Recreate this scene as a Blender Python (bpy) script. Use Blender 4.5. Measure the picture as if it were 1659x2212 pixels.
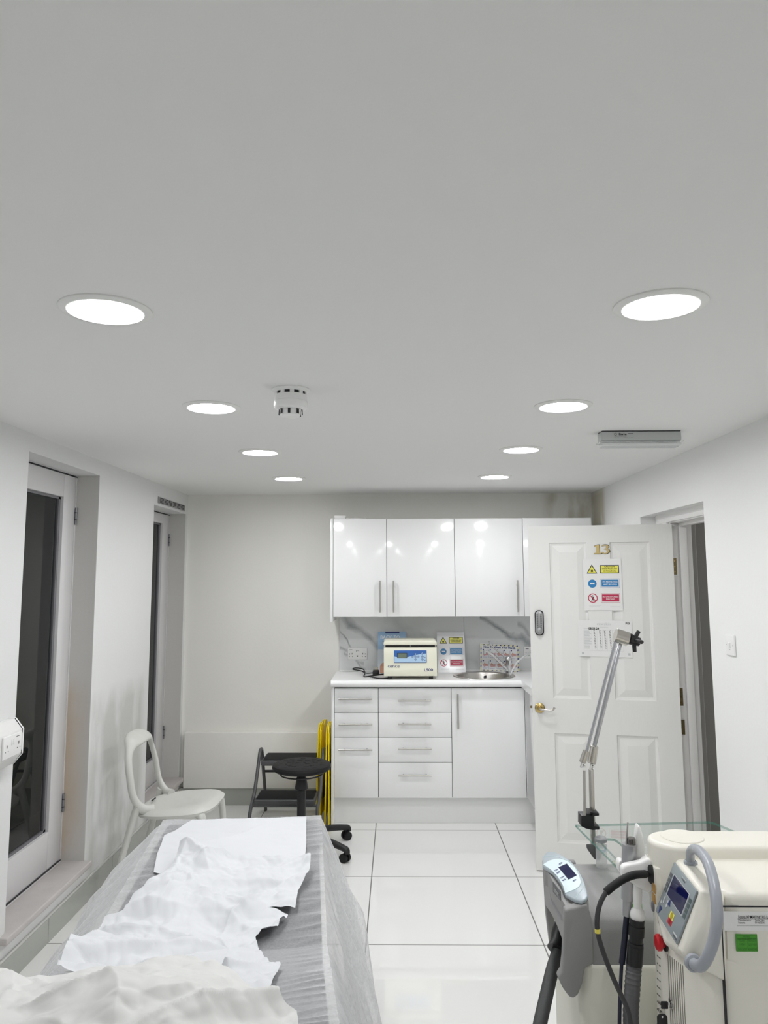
import bpy, bmesh, math, random
from mathutils import Vector, Matrix, noise
random.seed(7)
PI = math.pi
scene = bpy.context.scene
for o in list(bpy.data.objects): bpy.data.objects.remove(o)
C = bpy.data.collections.new('clinic_room'); scene.collection.children.link(C)

# ------------------------------------------------------------------ camera
F_PX, CX, CY, PITCH, YAW, ROLL, EYE = 1675.35, 829.5, 1046.28, .1201, -.016, .0037, 1.64
def ray(u, v):
    X = (u-CX)/F_PX; U = -(v-CY)/F_PX
    x = X*math.cos(ROLL)+U*math.sin(ROLL); w = -X*math.sin(ROLL)+U*math.cos(ROLL)
    y = math.cos(PITCH)-w*math.sin(PITCH); z = math.sin(PITCH)+w*math.cos(PITCH)
    c, s = math.cos(YAW), math.sin(YAW)
    return Vector((x*c+y*s, -x*s+y*c, z))
EYEV = Vector((0, 0, EYE))
def on_x(u, v, c): r = ray(u, v); return EYEV+r*(c/r.x)
def on_y(u, v, c): r = ray(u, v); return EYEV+r*(c/r.y)
def on_z(u, v, c): r = ray(u, v); return EYEV+r*((c-EYE)/r.z)
def on_plane(u, v, p, n): r = ray(u, v); return EYEV+r*((Vector(p)-EYEV).dot(n)/r.dot(n))
cam_d = bpy.data.cameras.new('camera'); cam = bpy.data.objects.new('camera', cam_d); C.objects.link(cam)
fwd = ray(CX, CY).normalized(); upv = (ray(CX, CY-100)-ray(CX, CY)).normalized(); rgt = fwd.cross(upv).normalized(); upv = rgt.cross(fwd)
cam.matrix_world = Matrix(((rgt.x, upv.x, -fwd.x, 0), (rgt.y, upv.y, -fwd.y, 0), (rgt.z, upv.z, -fwd.z, EYE), (0, 0, 0, 1)))
cam_d.sensor_fit = 'VERTICAL'; cam_d.sensor_height = 24; cam_d.sensor_width = 18
cam_d.lens = 24*F_PX/2212; cam_d.shift_y = -(1106-CY)/2212
cam_d.clip_start = .02; scene.camera = cam

# ------------------------------------------------------------------ light and exposure
W = bpy.data.worlds.new('night'); scene.world = W; W.use_nodes = True
W.node_tree.nodes['Background'].inputs[0].default_value = (.05, .055, .06, 1)
W.node_tree.nodes['Background'].inputs[1].default_value = 1.3
scene.view_settings.view_transform = 'Standard'; scene.view_settings.look = 'None'
scene.view_settings.gamma = 1; scene.view_settings.use_curve_mapping = False
scene.view_settings.exposure = 0.0
PANEL_POWER = 98.0      # radiance of every ceiling panel diffuser
scene.cycles.max_bounces = 7; scene.cycles.diffuse_bounces = 6; scene.cycles.glossy_bounces = 3; scene.cycles.transparent_max_bounces = 14
scene.cycles.use_adaptive_sampling = True; scene.cycles.adaptive_threshold = .07; scene.cycles.adaptive_min_samples = 16; scene.cycles.caustics_reflective = False; scene.cycles.caustics_refractive = False
scene.cycles.use_denoising = True

# ------------------------------------------------------------------ materials
def srgb(r, g, b):
    f = lambda c: c/12.92 if c <= .04045 else ((c+.055)/1.055)**2.4
    return (f(r/255), f(g/255), f(b/255), 1)
MATS = {}
def mat(name, col, rough=.5, metal=0, spec=.5, bump=0, bscale=200, trans=0, ior=1.45, alpha=1, coat=0, emit=0, var=0, vscale=6):
    if name in MATS: return MATS[name]
    m = bpy.data.materials.new(name); m.use_nodes = True; nt = m.node_tree; p = nt.nodes['Principled BSDF']
    if len(col) == 3: col = (*col, 1)
    p.inputs['Base Color'].default_value = col; p.inputs['Roughness'].default_value = rough
    p.inputs['Metallic'].default_value = metal; p.inputs['Specular IOR Level'].default_value = spec
    p.inputs['Transmission Weight'].default_value = trans; p.inputs['IOR'].default_value = ior
    p.inputs['Alpha'].default_value = alpha; p.inputs['Coat Weight'].default_value = coat
    if emit: p.inputs['Emission Color'].default_value = (1, 1, 1, 1); p.inputs['Emission Strength'].default_value = emit
    tc = nt.nodes.new('ShaderNodeTexCoord')
    if bump:
        n = nt.nodes.new('ShaderNodeTexNoise'); n.inputs['Scale'].default_value = bscale; n.inputs['Detail'].default_value = 3
        nt.links.new(tc.outputs['Object'], n.inputs['Vector'])
        b = nt.nodes.new('ShaderNodeBump'); b.inputs['Strength'].default_value = bump; b.inputs['Distance'].default_value = .002
        nt.links.new(n.outputs['Fac'], b.inputs['Height']); nt.links.new(b.outputs['Normal'], p.inputs['Normal'])
    if var:
        n = nt.nodes.new('ShaderNodeTexNoise'); n.inputs['Scale'].default_value = vscale; n.inputs['Detail'].default_value = 4
        nt.links.new(tc.outputs['Object'], n.inputs['Vector'])
        r = nt.nodes.new('ShaderNodeValToRGB'); r.color_ramp.elements[0].position = .3; r.color_ramp.elements[1].position = .7
        r.color_ramp.elements[0].color = tuple(c*(1-var) for c in col[:3])+(1,); r.color_ramp.elements[1].color = col
        nt.links.new(n.outputs['Fac'], r.inputs[0]); nt.links.new(r.outputs[0], p.inputs['Base Color'])
    MATS[name] = m; return m
PAINT = mat('wall_paint', (.80, .805, .79), .75, bump=.25, bscale=60, var=.03, vscale=3)
PAINTW = mat('warm_wall_paint', (.83, .82, .78), .75, bump=.25, bscale=50, var=.05, vscale=2.5)
CEIL = mat('ceiling_paint', (.80, .80, .79), .85, bump=.12, bscale=90)
GLOSS = mat('gloss_white_laminate', (.855, .86, .86), .12, spec=.5, bump=.05, bscale=14)
WHITE = mat('white_plastic', (.84, .84, .83), .35)
SATIN = mat('white_satin_paint', (.80, .79, .78), .45, bump=.1, bscale=120, var=.03)
TOP = mat('worktop_laminate', (.88, .885, .885), .25)
STEEL = mat('brushed_steel', (.56, .54, .51), .3, metal=1)
CHROME = mat('chrome', (.75, .75, .76), .12, metal=1)
NICKEL = mat('satin_nickel', (.58, .55, .51), .25, metal=1)
BRASS = mat('brass', (.55, .42, .18), .25, metal=1)
DBRASS = mat('aged_brass', (.20, .16, .08), .45, metal=.8)
BLACK = mat('black_plastic', (.012, .012, .013), .4)
RUBBER = mat('black_rubber', (.009, .009, .010), .6, spec=.35, bump=.2, bscale=300)
DARK = mat('dark_gap', (.03, .03, .033), .8)
GREY = mat('grey_metal_paint', (.085, .085, .09), .4)
GROUT = mat('grout', (.25, .25, .25), .8)
YELLOW = mat('safety_yellow', (.85, .66, .0), .35)
CREAM = mat('cream_casing', (.79, .765, .69), .35, bump=.06, bscale=400)
CREAM2 = mat('ivory_casing', (.80, .79, .66), .35)
CRYO = mat('cooler_grey', (.275, .275, .27), .5, bump=.15, bscale=500)
CRYOB = mat('cooler_blue_grey', (.38, .44, .48), .3)
PALEB = mat('pale_blue_panel', (.66, .77, .80), .3)
LWHITE = mat('lower_casing', (.70, .69, .61), .45, bump=.08, bscale=400)
NAVY = mat('navy_ink', (.02, .035, .16), .5)
SCREEN = mat('dark_screen', (.006, .008, .06), .08)
LCD = mat('lcd_glass', (.16, .20, .15), .25)
HANDLE = mat('grey_blue_plastic', (.34, .36, .40), .3)
PANEL = mat('membrane_grey', (.27, .31, .33), .45)
PGREY = mat('light_grey_print', (.55, .57, .58), .5)
INK = mat('black_ink', (.012, .012, .012), .6)
PAPER = mat('printed_paper', (.82, .82, .81), .3)
GLAM = mat('laminated_sheet', (.80, .80, .82), .12)
SIGNY = mat('sign_yellow', (.82, .78, .12), .35)
SIGNB = mat('sign_blue', (.03, .22, .50), .35)
SIGNR = mat('sign_red', (.52, .03, .09), .35)
GREEN = mat('green_label', (.07, .33, .03), .4)
DGREEN = mat('dark_green_ink', (.02, .12, .01), .5)
RED = mat('red_button', (.60, .01, .02), .3)
GOLD = mat('gold_leaf', (.58, .45, .20), .4, metal=.4)
SKY = mat('poster_blue', (.30, .47, .68), .3)
SKYL = mat('poster_pale', (.60, .66, .74), .3)
SKIN = mat('printed_skin_tone', (.62, .33, .22), .5)
SILV = mat('silver_plastic', (.42, .42, .43), .3, metal=.5)
ORANGE = mat('amber_sticker', (.50, .27, .05), .4)
CHAIRM = mat('chair_plastic', (.60, .60, .57), .4, bump=.1, bscale=500)
ALU = mat('grey_vent', (.33, .33, .33), .5)
STONE = mat('sill_board', (.54, .51, .50), .6, var=.08, vscale=12, bump=.2)
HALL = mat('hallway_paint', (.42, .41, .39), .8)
NIGHTW = mat('outside_wall', (.42, .43, .41), .85)
def trans_mat(name, col, a):     # thin clear plastic
    m = mat(name, col, .15, alpha=a); return m
CLEAR = trans_mat('clear_plastic', (.75, .77, .77), .35)
FROST = trans_mat('clear_tube_plastic', (.80, .81, .81), .5)
def glass_mat(name, col, rough=0):
    m = bpy.data.materials.new(name); m.use_nodes = True; nt = m.node_tree; nt.nodes.clear()
    o = nt.nodes.new('ShaderNodeOutputMaterial'); t = nt.nodes.new('ShaderNodeBsdfTransparent'); t.inputs[0].default_value = (*col, 1)
    g = nt.nodes.new('ShaderNodeBsdfGlossy'); g.inputs['Roughness'].default_value = rough
    f = nt.nodes.new('ShaderNodeFresnel'); f.inputs[0].default_value = 1.5; x = nt.nodes.new('ShaderNodeMixShader')
    gm = nt.nodes.new('ShaderNodeNewGeometry'); iv = nt.nodes.new('ShaderNodeMath'); iv.operation = 'SUBTRACT'; iv.inputs[0].default_value = 1; nt.links.new(gm.outputs['Backfacing'], iv.inputs[1])
    ml = nt.nodes.new('ShaderNodeMath'); ml.operation = 'MULTIPLY'; nt.links.new(f.outputs[0], ml.inputs[0]); nt.links.new(iv.outputs[0], ml.inputs[1])
    nt.links.new(ml.outputs[0], x.inputs[0]); nt.links.new(t.outputs[0], x.inputs[1]); nt.links.new(g.outputs[0], x.inputs[2]); nt.links.new(x.outputs[0], o.inputs[0])
    return m
GLASS = glass_mat('window_glass', (.55, .57, .56)); SHELFG = glass_mat('green_glass', (.945, .98, .968))
GEDGE = mat('green_glass_edge', (.10, .34, .27), .2)
def emis(name, s, col=(1, 1, 1)):
    m = bpy.data.materials.new(name); m.use_nodes = True; nt = m.node_tree; nt.nodes.clear()
    o = nt.nodes.new('ShaderNodeOutputMaterial'); e = nt.nodes.new('ShaderNodeEmission'); e.inputs[0].default_value = (*col, 1); e.inputs[1].default_value = s
    nt.links.new(e.outputs[0], o.inputs[0]); return m
LED = emis('lit_diffuser', PANEL_POWER, (.985, .99, 1))
RIM = mat('panel_rim', (.80, .80, .78), .4)
LIP = mat('diffuser_lip', (.9, .9, .9), .3, emit=.55)

def tile_mat():
    m = mat('polished_floor_tile', (.80, .80, .785), .035, spec=.8, coat=.0); nt = m.node_tree; p = nt.nodes['Principled BSDF']
    g = nt.nodes.new('ShaderNodeNewGeometry'); s = nt.nodes.new('ShaderNodeSeparateXYZ'); nt.links.new(g.outputs['Position'], s.inputs[0])
    def line(sock, off):
        a = nt.nodes.new('ShaderNodeMath'); a.operation = 'ADD'; a.inputs[1].default_value = -off+80; nt.links.new(sock, a.inputs[0])
        b = nt.nodes.new('ShaderNodeMath'); b.operation = 'PINGPONG'; b.inputs[1].default_value = .4; nt.links.new(a.outputs[0], b.inputs[0])
        c = nt.nodes.new('ShaderNodeMath'); c.operation = 'LESS_THAN'; c.inputs[1].default_value = .0028; nt.links.new(b.outputs[0], c.inputs[0]); return c
    l1, l2 = line(s.outputs[0], -.1484), line(s.outputs[1], 5.3166)
    mx = nt.nodes.new('ShaderNodeMath'); mx.operation = 'MAXIMUM'; nt.links.new(l1.outputs[0], mx.inputs[0]); nt.links.new(l2.outputs[0], mx.inputs[1])
    c = nt.nodes.new('ShaderNodeMix'); c.data_type = 'RGBA'; c.inputs[6].default_value = (.80, .80, .785, 1); c.inputs[7].default_value = (.17, .165, .16, 1)
    nt.links.new(mx.outputs[0], c.inputs[0]); nt.links.new(c.outputs[2], p.inputs['Base Color'])
    r = nt.nodes.new('ShaderNodeMapRange'); r.inputs[3].default_value = .035; r.inputs[4].default_value = .7
    nt.links.new(mx.outputs[0], r.inputs[0]); nt.links.new(r.outputs[0], p.inputs['Roughness'])
    return m
TILE = tile_mat()
SKIRT = mat('skirting_tile', (.37, .38, .35), .12)
def marble():
    m = mat('marble_panel', (.72, .73, .73), .15); nt = m.node_tree; p = nt.nodes['Principled BSDF']
    g = nt.nodes.new('ShaderNodeNewGeometry'); sp_ = nt.nodes.new('ShaderNodeSeparateXYZ'); nt.links.new(g.outputs['Position'], sp_.inputs[0])
    def mt(op, a_, b_=None, c_=None):
        n_ = nt.nodes.new('ShaderNodeMath'); n_.operation = op
        for i, q_ in enumerate((a_, b_, c_)):
            if q_ is None: continue
            if isinstance(q_, (int, float)): n_.inputs[i].default_value = q_
            else: nt.links.new(q_, n_.inputs[i])
        return n_.outputs[0]
    def nz(sc, w_):
        n_ = nt.nodes.new('ShaderNodeTexNoise'); n_.noise_dimensions = '4D'; n_.inputs['Scale'].default_value = sc; n_.inputs['W'].default_value = w_; n_.inputs['Detail'].default_value = 5
        nt.links.new(g.outputs['Position'], n_.inputs['Vector']); return n_.outputs[0]
    X, Z = sp_.outputs[0], sp_.outputs[2]; acc = None
    for i, (x0, z0, k, wd, st, xa, xb) in enumerate(((-.37, 1.325, -.80, .030, .75, -.5, .0), (-.41, 1.22, -1.6, .012, .8, -.5, -.30), (-.36, 1.05, -.9, .012, .6, -.40, -.15), (-.43, 1.10, -.35, .010, .6, -.5, -.25),
                                               (.66, 1.335, -.58, .022, .85, .62, 1.4), (.20, 1.20, -.5, .03, .22, -.1, .6), (1.0, 1.20, -.9, .02, .5, .9, 1.4))):
        d = mt('ABSOLUTE', mt('ADD', mt('SUBTRACT', Z, mt('ADD', mt('MULTIPLY', mt('SUBTRACT', X, x0), k), z0)), mt('MULTIPLY', mt('SUBTRACT', nz(5, i), .5), .22)))
        v_ = mt('MAXIMUM', mt('SUBTRACT', 1, mt('DIVIDE', d, wd*1.6)), 0)
        v_ = mt('MULTIPLY', mt('MULTIPLY', v_, mt('MULTIPLY', mt('GREATER_THAN', X, xa), mt('LESS_THAN', X, xb))), mt('MULTIPLY', nz(9, i+20), st*1.7))
        acc = v_ if acc is None else mt('MAXIMUM', acc, v_)
    c = nt.nodes.new('ShaderNodeMix'); c.data_type = 'RGBA'; c.inputs[6].default_value = (.72, .73, .735, 1); c.inputs[7].default_value = (.22, .24, .25, 1)
    nt.links.new(acc, c.inputs[0]); nt.links.new(c.outputs[2], p.inputs['Base Color']); return m
MARBLE = marble()
def stained(name, base, stain, lo, hi, z0=None, scale=3.0, thr=.5, seed=0):   # paint with worn / damp patches inside a world box
    m = mat(name, base, .75, bump=.25, bscale=60); nt = m.node_tree; p = nt.nodes['Principled BSDF']
    g = nt.nodes.new('ShaderNodeNewGeometry'); n = nt.nodes.new('ShaderNodeTexNoise'); n.noise_dimensions = '4D'; n.inputs['W'].default_value = seed
    n.inputs['Scale'].default_value = scale; n.inputs['Detail'].default_value = 6
    mp = nt.nodes.new('ShaderNodeMapping'); mp.inputs['Scale'].default_value = (1, 1, .4); nt.links.new(g.outputs['Position'], mp.inputs[0]); nt.links.new(mp.outputs[0], n.inputs['Vector'])
    s = nt.nodes.new('ShaderNodeSeparateXYZ'); nt.links.new(g.outputs['Position'], s.inputs[0])
    cur = None
    for i in range(3):
        for val, sgn in ((lo[i], 1), (hi[i], -1)):
            if val is None: continue
            r = nt.nodes.new('ShaderNodeMapRange'); r.inputs[1].default_value = val-.06*sgn; r.inputs[2].default_value = val+.06*sgn
            r.interpolation_type = 'SMOOTHSTEP' if sgn > 0 else 'LINEAR'
            if sgn < 0: r.inputs[1].default_value, r.inputs[2].default_value = val+.06, val-.06
            nt.links.new(s.outputs[i], r.inputs[0])
            if cur is None: cur = r.outputs[0]
            else:
                q = nt.nodes.new('ShaderNodeMath'); q.operation = 'MULTIPLY'; nt.links.new(cur, q.inputs[0]); nt.links.new(r.outputs[0], q.inputs[1]); cur = q.outputs[0]
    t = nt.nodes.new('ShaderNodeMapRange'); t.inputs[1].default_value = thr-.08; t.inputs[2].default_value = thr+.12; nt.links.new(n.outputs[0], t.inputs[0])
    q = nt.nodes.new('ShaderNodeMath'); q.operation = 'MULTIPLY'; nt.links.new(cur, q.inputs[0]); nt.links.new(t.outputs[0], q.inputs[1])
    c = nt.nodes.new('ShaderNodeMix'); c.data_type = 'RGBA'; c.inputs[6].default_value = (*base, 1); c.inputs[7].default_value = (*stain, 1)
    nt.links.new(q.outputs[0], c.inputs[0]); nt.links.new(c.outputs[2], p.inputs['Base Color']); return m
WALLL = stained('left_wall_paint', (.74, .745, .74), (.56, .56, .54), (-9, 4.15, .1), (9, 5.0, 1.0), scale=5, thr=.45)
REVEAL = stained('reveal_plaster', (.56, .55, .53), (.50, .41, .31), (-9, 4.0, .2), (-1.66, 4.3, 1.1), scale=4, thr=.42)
WALLB = stained('back_wall_paint', (.83, .82, .78), (.56, .53, .43), (1.15, 5, 2.05), (1.5, 7, 2.3), scale=7, thr=.46)
WALLR = stained('right_wall_paint', (.82, .825, .815), (.60, .57, .47), (1, 5.55, 2.0), (2, 7, 2.3), scale=7, thr=.4)

def sheer(name, col, base_a, var_a, scale=(60, 60, 6)):   # non-woven veil: fibres let part of the light through
    m = bpy.data.materials.new(name); m.use_nodes = True; nt = m.node_tree; nt.nodes.clear()
    o = nt.nodes.new('ShaderNodeOutputMaterial'); t = nt.nodes.new('ShaderNodeBsdfTransparent')
    d = nt.nodes.new('ShaderNodeBsdfDiffuse'); d.inputs[0].default_value = (*col, 1); l = nt.nodes.new('ShaderNodeBsdfTranslucent'); l.inputs[0].default_value = (*col, 1)
    a = nt.nodes.new('ShaderNodeMixShader'); a.inputs[0].default_value = .45; nt.links.new(d.outputs[0], a.inputs[1]); nt.links.new(l.outputs[0], a.inputs[2])
    tc = nt.nodes.new('ShaderNodeTexCoord'); mp = nt.nodes.new('ShaderNodeMapping'); mp.inputs['Scale'].default_value = scale; nt.links.new(tc.outputs['Object'], mp.inputs[0])
    n = nt.nodes.new('ShaderNodeTexNoise'); n.inputs['Scale'].default_value = 1; n.inputs['Detail'].default_value = 5; n.inputs['Roughness'].default_value = .7; nt.links.new(mp.outputs[0], n.inputs[0])
    r = nt.nodes.new('ShaderNodeMapRange'); r.inputs[1].default_value = .3; r.inputs[2].default_value = .7; r.inputs[3].default_value = base_a-var_a; r.inputs[4].default_value = base_a+var_a
    nt.links.new(n.outputs[0], r.inputs[0]); x = nt.nodes.new('ShaderNodeMixShader')
    lw = nt.nodes.new('ShaderNodeLayerWeight'); lw.inputs[0].default_value = .5; pw = nt.nodes.new('ShaderNodeMath'); pw.operation = 'POWER'; pw.inputs[1].default_value = 2.2; nt.links.new(lw.outputs['Facing'], pw.inputs[0])
    om = nt.nodes.new('ShaderNodeMath'); om.operation = 'MULTIPLY_ADD'; om.inputs[1].default_value = .55; nt.links.new(pw.outputs[0], om.inputs[0]); nt.links.new(r.outputs[0], om.inputs[2]); om.use_clamp = True
    nt.links.new(om.outputs[0], x.inputs[0]); nt.links.new(t.outputs[0], x.inputs[1]); nt.links.new(a.outputs[0], x.inputs[2])
    nt.links.new(x.outputs[0], o.inputs[0]); return m
VEIL = sheer('nonwoven_veil', (.84, .845, .865), .34, .10, (150, 150, 60))
COUCHM = mat('dark_grey_vinyl', (.05, .052, .056), .5)
SHEETM = mat('white_paper_sheet', (.655, .665, .69), .6, bump=.10, bscale=60)
CREAMS = mat('cream_paper_sheet', (.68, .68, .665), .5, bump=.10, bscale=60)

# ------------------------------------------------------------------ mesh builder
def catmull(pts, n):
    P = [Vector(p) for p in pts]; out = []
    for i in range(len(P)-1):
        a, b, c, d = P[max(i-1, 0)], P[i], P[i+1], P[min(i+2, len(P)-1)]
        for k in range(n):
            t = k/n; out.append(.5*((2*b)+(c-a)*t+(2*a-5*b+4*c-d)*t*t+(3*b-a-3*c+d)*t**3))
    out.append(P[-1]); return out
class MB:
    def __init__(s, T=None): s.v = []; s.f = []; s.mi = []; s.mats = []; s.T = T
    def add(s, vs, fs, m, T=None):
        if m not in s.mats: s.mats.append(m)
        k = s.mats.index(m); o = len(s.v)
        for v in vs:
            v = Vector(v)
            if T is not None: v = T @ v
            if s.T is not None: v = s.T @ v
            s.v.append(v)
        for f in fs: s.f.append([i+o for i in f]); s.mi.append(k)
        return s
    def addbm(s, bm, m, T=None):
        bm.verts.index_update(); s.add([v.co.copy() for v in bm.verts], [[v.index for v in f.verts] for f in bm.faces], m, T); bm.free(); return s
    def box(s, lo, hi, m, bev=0, seg=2, T=None):
        lo, hi = [min(a, b) for a, b in zip(lo, hi)], [max(a, b) for a, b in zip(lo, hi)]
        bm = bmesh.new(); bmesh.ops.create_cube(bm, size=1)
        for v in bm.verts: v.co = Vector([lo[i]+(v.co[i]+.5)*(hi[i]-lo[i]) for i in range(3)])
        if bev: bmesh.ops.bevel(bm, geom=bm.edges[:], offset=bev, segments=seg, profile=.5, affect='EDGES')
        return s.addbm(bm, m, T)
    def tube(s, pts, r, m, seg=14, smooth=0, flat=1, up=(0, 0, 1), caps=True, T=None):
        P = catmull(pts, smooth) if smooth else [Vector(p) for p in pts]
        n = len(P); vs = []; fs = []; ref = Vector(up); prev = None
        for i, p in enumerate(P):
            t = (P[min(i+1, n-1)]-P[max(i-1, 0)]).normalized()
            if prev is None:
                a = ref-t*ref.dot(t)
                if a.length < .05: a = Vector((1, 0, 0))-t*t.x
            else: a = prev-t*prev.dot(t)
            a.normalize(); prev = a; b = t.cross(a)
            fr = i/(n-1); rr = r(fr) if callable(r) else r; fl = flat(fr) if callable(flat) else flat
            for k in range(seg):
                q = 2*PI*k/seg; vs.append(p+a*math.cos(q)*rr*fl+b*math.sin(q)*rr)
        for i in range(n-1):
            for k in range(seg): fs.append([i*seg+k, i*seg+(k+1) % seg, (i+1)*seg+(k+1) % seg, (i+1)*seg+k])
        if caps: fs.append(list(range(seg))[::-1]); fs.append([(n-1)*seg+k for k in range(seg)])
        return s.add(vs, fs, m, T)
    def cyl(s, p0, p1, r, m, r1=None, seg=24, T=None):
        r1 = r if r1 is None else r1
        return s.tube([p0, p1], lambda f: r+(r1-r)*f, m, seg, T=T)
    def lathe(s, prof, m, c=(0, 0, 0), seg=32, T=None, sq=(1, 1)):
        c = Vector(c); vs = []; fs = []; n = len(prof)
        for (r, z) in prof:
            for k in range(seg): q = 2*PI*k/seg; vs.append(c+Vector((max(r, 1e-5)*math.cos(q)*sq[0], max(r, 1e-5)*math.sin(q)*sq[1], z)))
        for i in range(n-1):
            for k in range(seg): fs.append([i*seg+k, i*seg+(k+1) % seg, (i+1)*seg+(k+1) % seg, (i+1)*seg+k])
        return s.add(vs, fs, m, T)
    def prism(s, poly, d, m, bev=0, seg=2, T=None, holes=(), ends='all'):   # poly: list of 3D points of one end; d: extrusion vector
        d = Vector(d); bm = bmesh.new()
        def ring(pl): return [bm.verts.new(Vector(p)) for p in pl]
        r0 = ring(poly); hs = [ring(h) for h in holes]
        if hs:
            ed = []
            for R in [r0]+hs:
                for i in range(len(R)): ed.append(bm.edges.new((R[i], R[(i+1) % len(R)])))
            bmesh.ops.triangle_fill(bm, edges=ed, use_beauty=True, use_dissolve=False)
        else: bm.faces.new(r0)
        base = bm.faces[:]
        ex = bmesh.ops.extrude_face_region(bm, geom=base)
        nv = [g for g in ex['geom'] if isinstance(g, bmesh.types.BMVert)]
        for v in nv: v.co += d
        bmesh.ops.recalc_face_normals(bm, faces=bm.faces[:])
        if bev:
            bm.normal_update()
            nvs = set(nv)
            def ok(e):
                if not e.is_manifold: return False
                if e.calc_face_angle(0) < .5: return False
                if ends == 'far': return e.verts[0] in nvs and e.verts[1] in nvs
                if ends == 'ends': return (e.verts[0] in nvs) == (e.verts[1] in nvs)
                return True
            bmesh.ops.bevel(bm, geom=[e for e in bm.edges if ok(e)], offset=bev, segments=seg, profile=.5, affect='EDGES', clamp_overlap=True)
        return s.addbm(bm, m, T)
    def hull(s, pts, m, bev=0, seg=3, T=None):
        bm = bmesh.new()
        for p in pts: bm.verts.new(Vector(p))
        r = bmesh.ops.convex_hull(bm, input=bm.verts[:])
        dead = [g for g in r['geom_interior']+r['geom_unused'] if isinstance(g, bmesh.types.BMVert)]
        bmesh.ops.delete(bm, geom=list(set(dead)), context='VERTS')
        bmesh.ops.dissolve_limit(bm, angle_limit=.02, verts=bm.verts[:], edges=bm.edges[:])
        if bev: bmesh.ops.bevel(bm, geom=bm.edges[:], offset=bev, segments=seg, profile=.5, affect='EDGES', clamp_overlap=True)
        return s.addbm(bm, m, T)
    def poly(s, pts, m, T=None): return s.add(pts, [list(range(len(pts)))], m, T)
    def grid(s, fn, nu, nv, m, T=None):
        vs = [fn(i/nu, j/nv) for j in range(nv+1) for i in range(nu+1)]
        fs = [[j*(nu+1)+i, j*(nu+1)+i+1, (j+1)*(nu+1)+i+1, (j+1)*(nu+1)+i] for j in range(nv) for i in range(nu)]
        return s.add(vs, fs, m, T)
    # flat marks in a frame F: x right, z up, y = 0 surface, -y towards the viewer
    def rect(s, F, x0, z0, x1, z1, m, off=.0005): return s.poly([(x0, -off, z0), (x1, -off, z0), (x1, -off, z1), (x0, -off, z1)], m, F)
    def fpoly(s, F, pts, m, off=.0005): return s.poly([(x, -off, z) for x, z in pts], m, F)
    def disc(s, F, x, z, r, m, off=.0005, n=28, rz=None):
        rz = rz or r; return s.fpoly(F, [(x+r*math.cos(2*PI*k/n), z+rz*math.sin(2*PI*k/n)) for k in range(n)], m, off)
    def text(s, F, body, x, z, size, m, off=.0008, align='CENTER', bold=0, ext=0, wide=1, slant=0, rot=0):
        cu = bpy.data.curves.new('t', 'FONT'); cu.body = body; cu.size = size; cu.align_x = align; cu.align_y = 'CENTER'
        cu.offset = bold; cu.extrude = ext; cu.shear = slant; cu.resolution_u = 3
        o = bpy.data.objects.new('t', cu); me = bpy.data.meshes.new_from_object(o)
        T = F @ Matrix.Translation((x, -off, z)) @ Matrix.Rotation(-rot, 4, 'Y') @ Matrix.Rotation(PI/2, 4, 'X') @ Matrix.Diagonal((wide, 1, 1, 1))
        s.add([v.co.copy() for v in me.vertices], [list(p.vertices) for p in me.polygons], m, T)
        bpy.data.objects.remove(o); bpy.data.curves.remove(cu); bpy.data.meshes.remove(me); return s

WM = {}
def finish(name, mb, parent=None, origin=None, smooth=True, ang=35):
    me = bpy.data.meshes.new(name); me.from_pydata([tuple(v) for v in mb.v], [], mb.f)
    for m in mb.mats: me.materials.append(m)
    me.polygons.foreach_set('material_index', mb.mi)
    bm = bmesh.new(); bm.from_mesh(me); bmesh.ops.recalc_face_normals(bm, faces=bm.faces[:]); bm.to_mesh(me); bm.free()
    if smooth:
        me.polygons.foreach_set('use_smooth', [True]*len(me.polygons)); me.set_sharp_from_angle(angle=math.radians(ang))
    o = bpy.data.objects.new(name, me); C.objects.link(o)
    if parent is not None:
        o.parent = parent; wm = WM[parent]; me.transform(wm.inverted()); WM[o] = wm
    else:
        if origin is None:
            xs = [v.co for v in me.vertices]; origin = Vector(((min(v.x for v in xs)+max(v.x for v in xs))/2, (min(v.y for v in xs)+max(v.y for v in xs))/2, min(v.z for v in xs)))
        me.transform(Matrix.Translation(-Vector(origin))); o.location = origin; WM[o] = Matrix.Translation(Vector(origin))
    me.update(); return o
def tag(o, label, cat, group=None, kind=None):
    o['label'] = label; o['category'] = cat
    if group: o['group'] = group
    if kind: o['kind'] = kind
    return o
def struct(name, mb, **k): o = finish(name, mb, origin=(0, 0, 0), **k); o['kind'] = 'structure'; return o
def thing(name, label, cat, loc, rz=0, group=None):
    o = bpy.data.objects.new(name, None); o.empty_display_size = .05; C.objects.link(o); o.location = loc; o.rotation_euler = (0, 0, rz)
    WM[o] = Matrix.Translation(Vector(loc)) @ Matrix.Rotation(rz, 4, 'Z'); return tag(o, label, cat, group)
def dup(root, loc, label=None):
    r = root.copy(); C.objects.link(r); r.location = loc; WM[r] = Matrix.Translation(Vector(loc)) @ Matrix.Rotation(r.rotation_euler.z, 4, 'Z')
    if label: r['label'] = label
    for ch in list(root.children):
        c = ch.copy(); C.objects.link(c); c.parent = r
        for g in list(ch.children): d = g.copy(); C.objects.link(d); d.parent = c
    return r
V = Vector
def frame(o, xd, zd=(0, 0, 1)):     # frame at o with x along xd and z up; -y faces the viewer
    x = V(xd).normalized(); z = V(zd); z = (z-x*z.dot(x)).normalized(); y = z.cross(x)
    return Matrix(((x.x, y.x, z.x, o[0]), (x.y, y.y, z.y, o[1]), (x.z, y.z, z.z, o[2]), (0, 0, 0, 1)))

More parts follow.
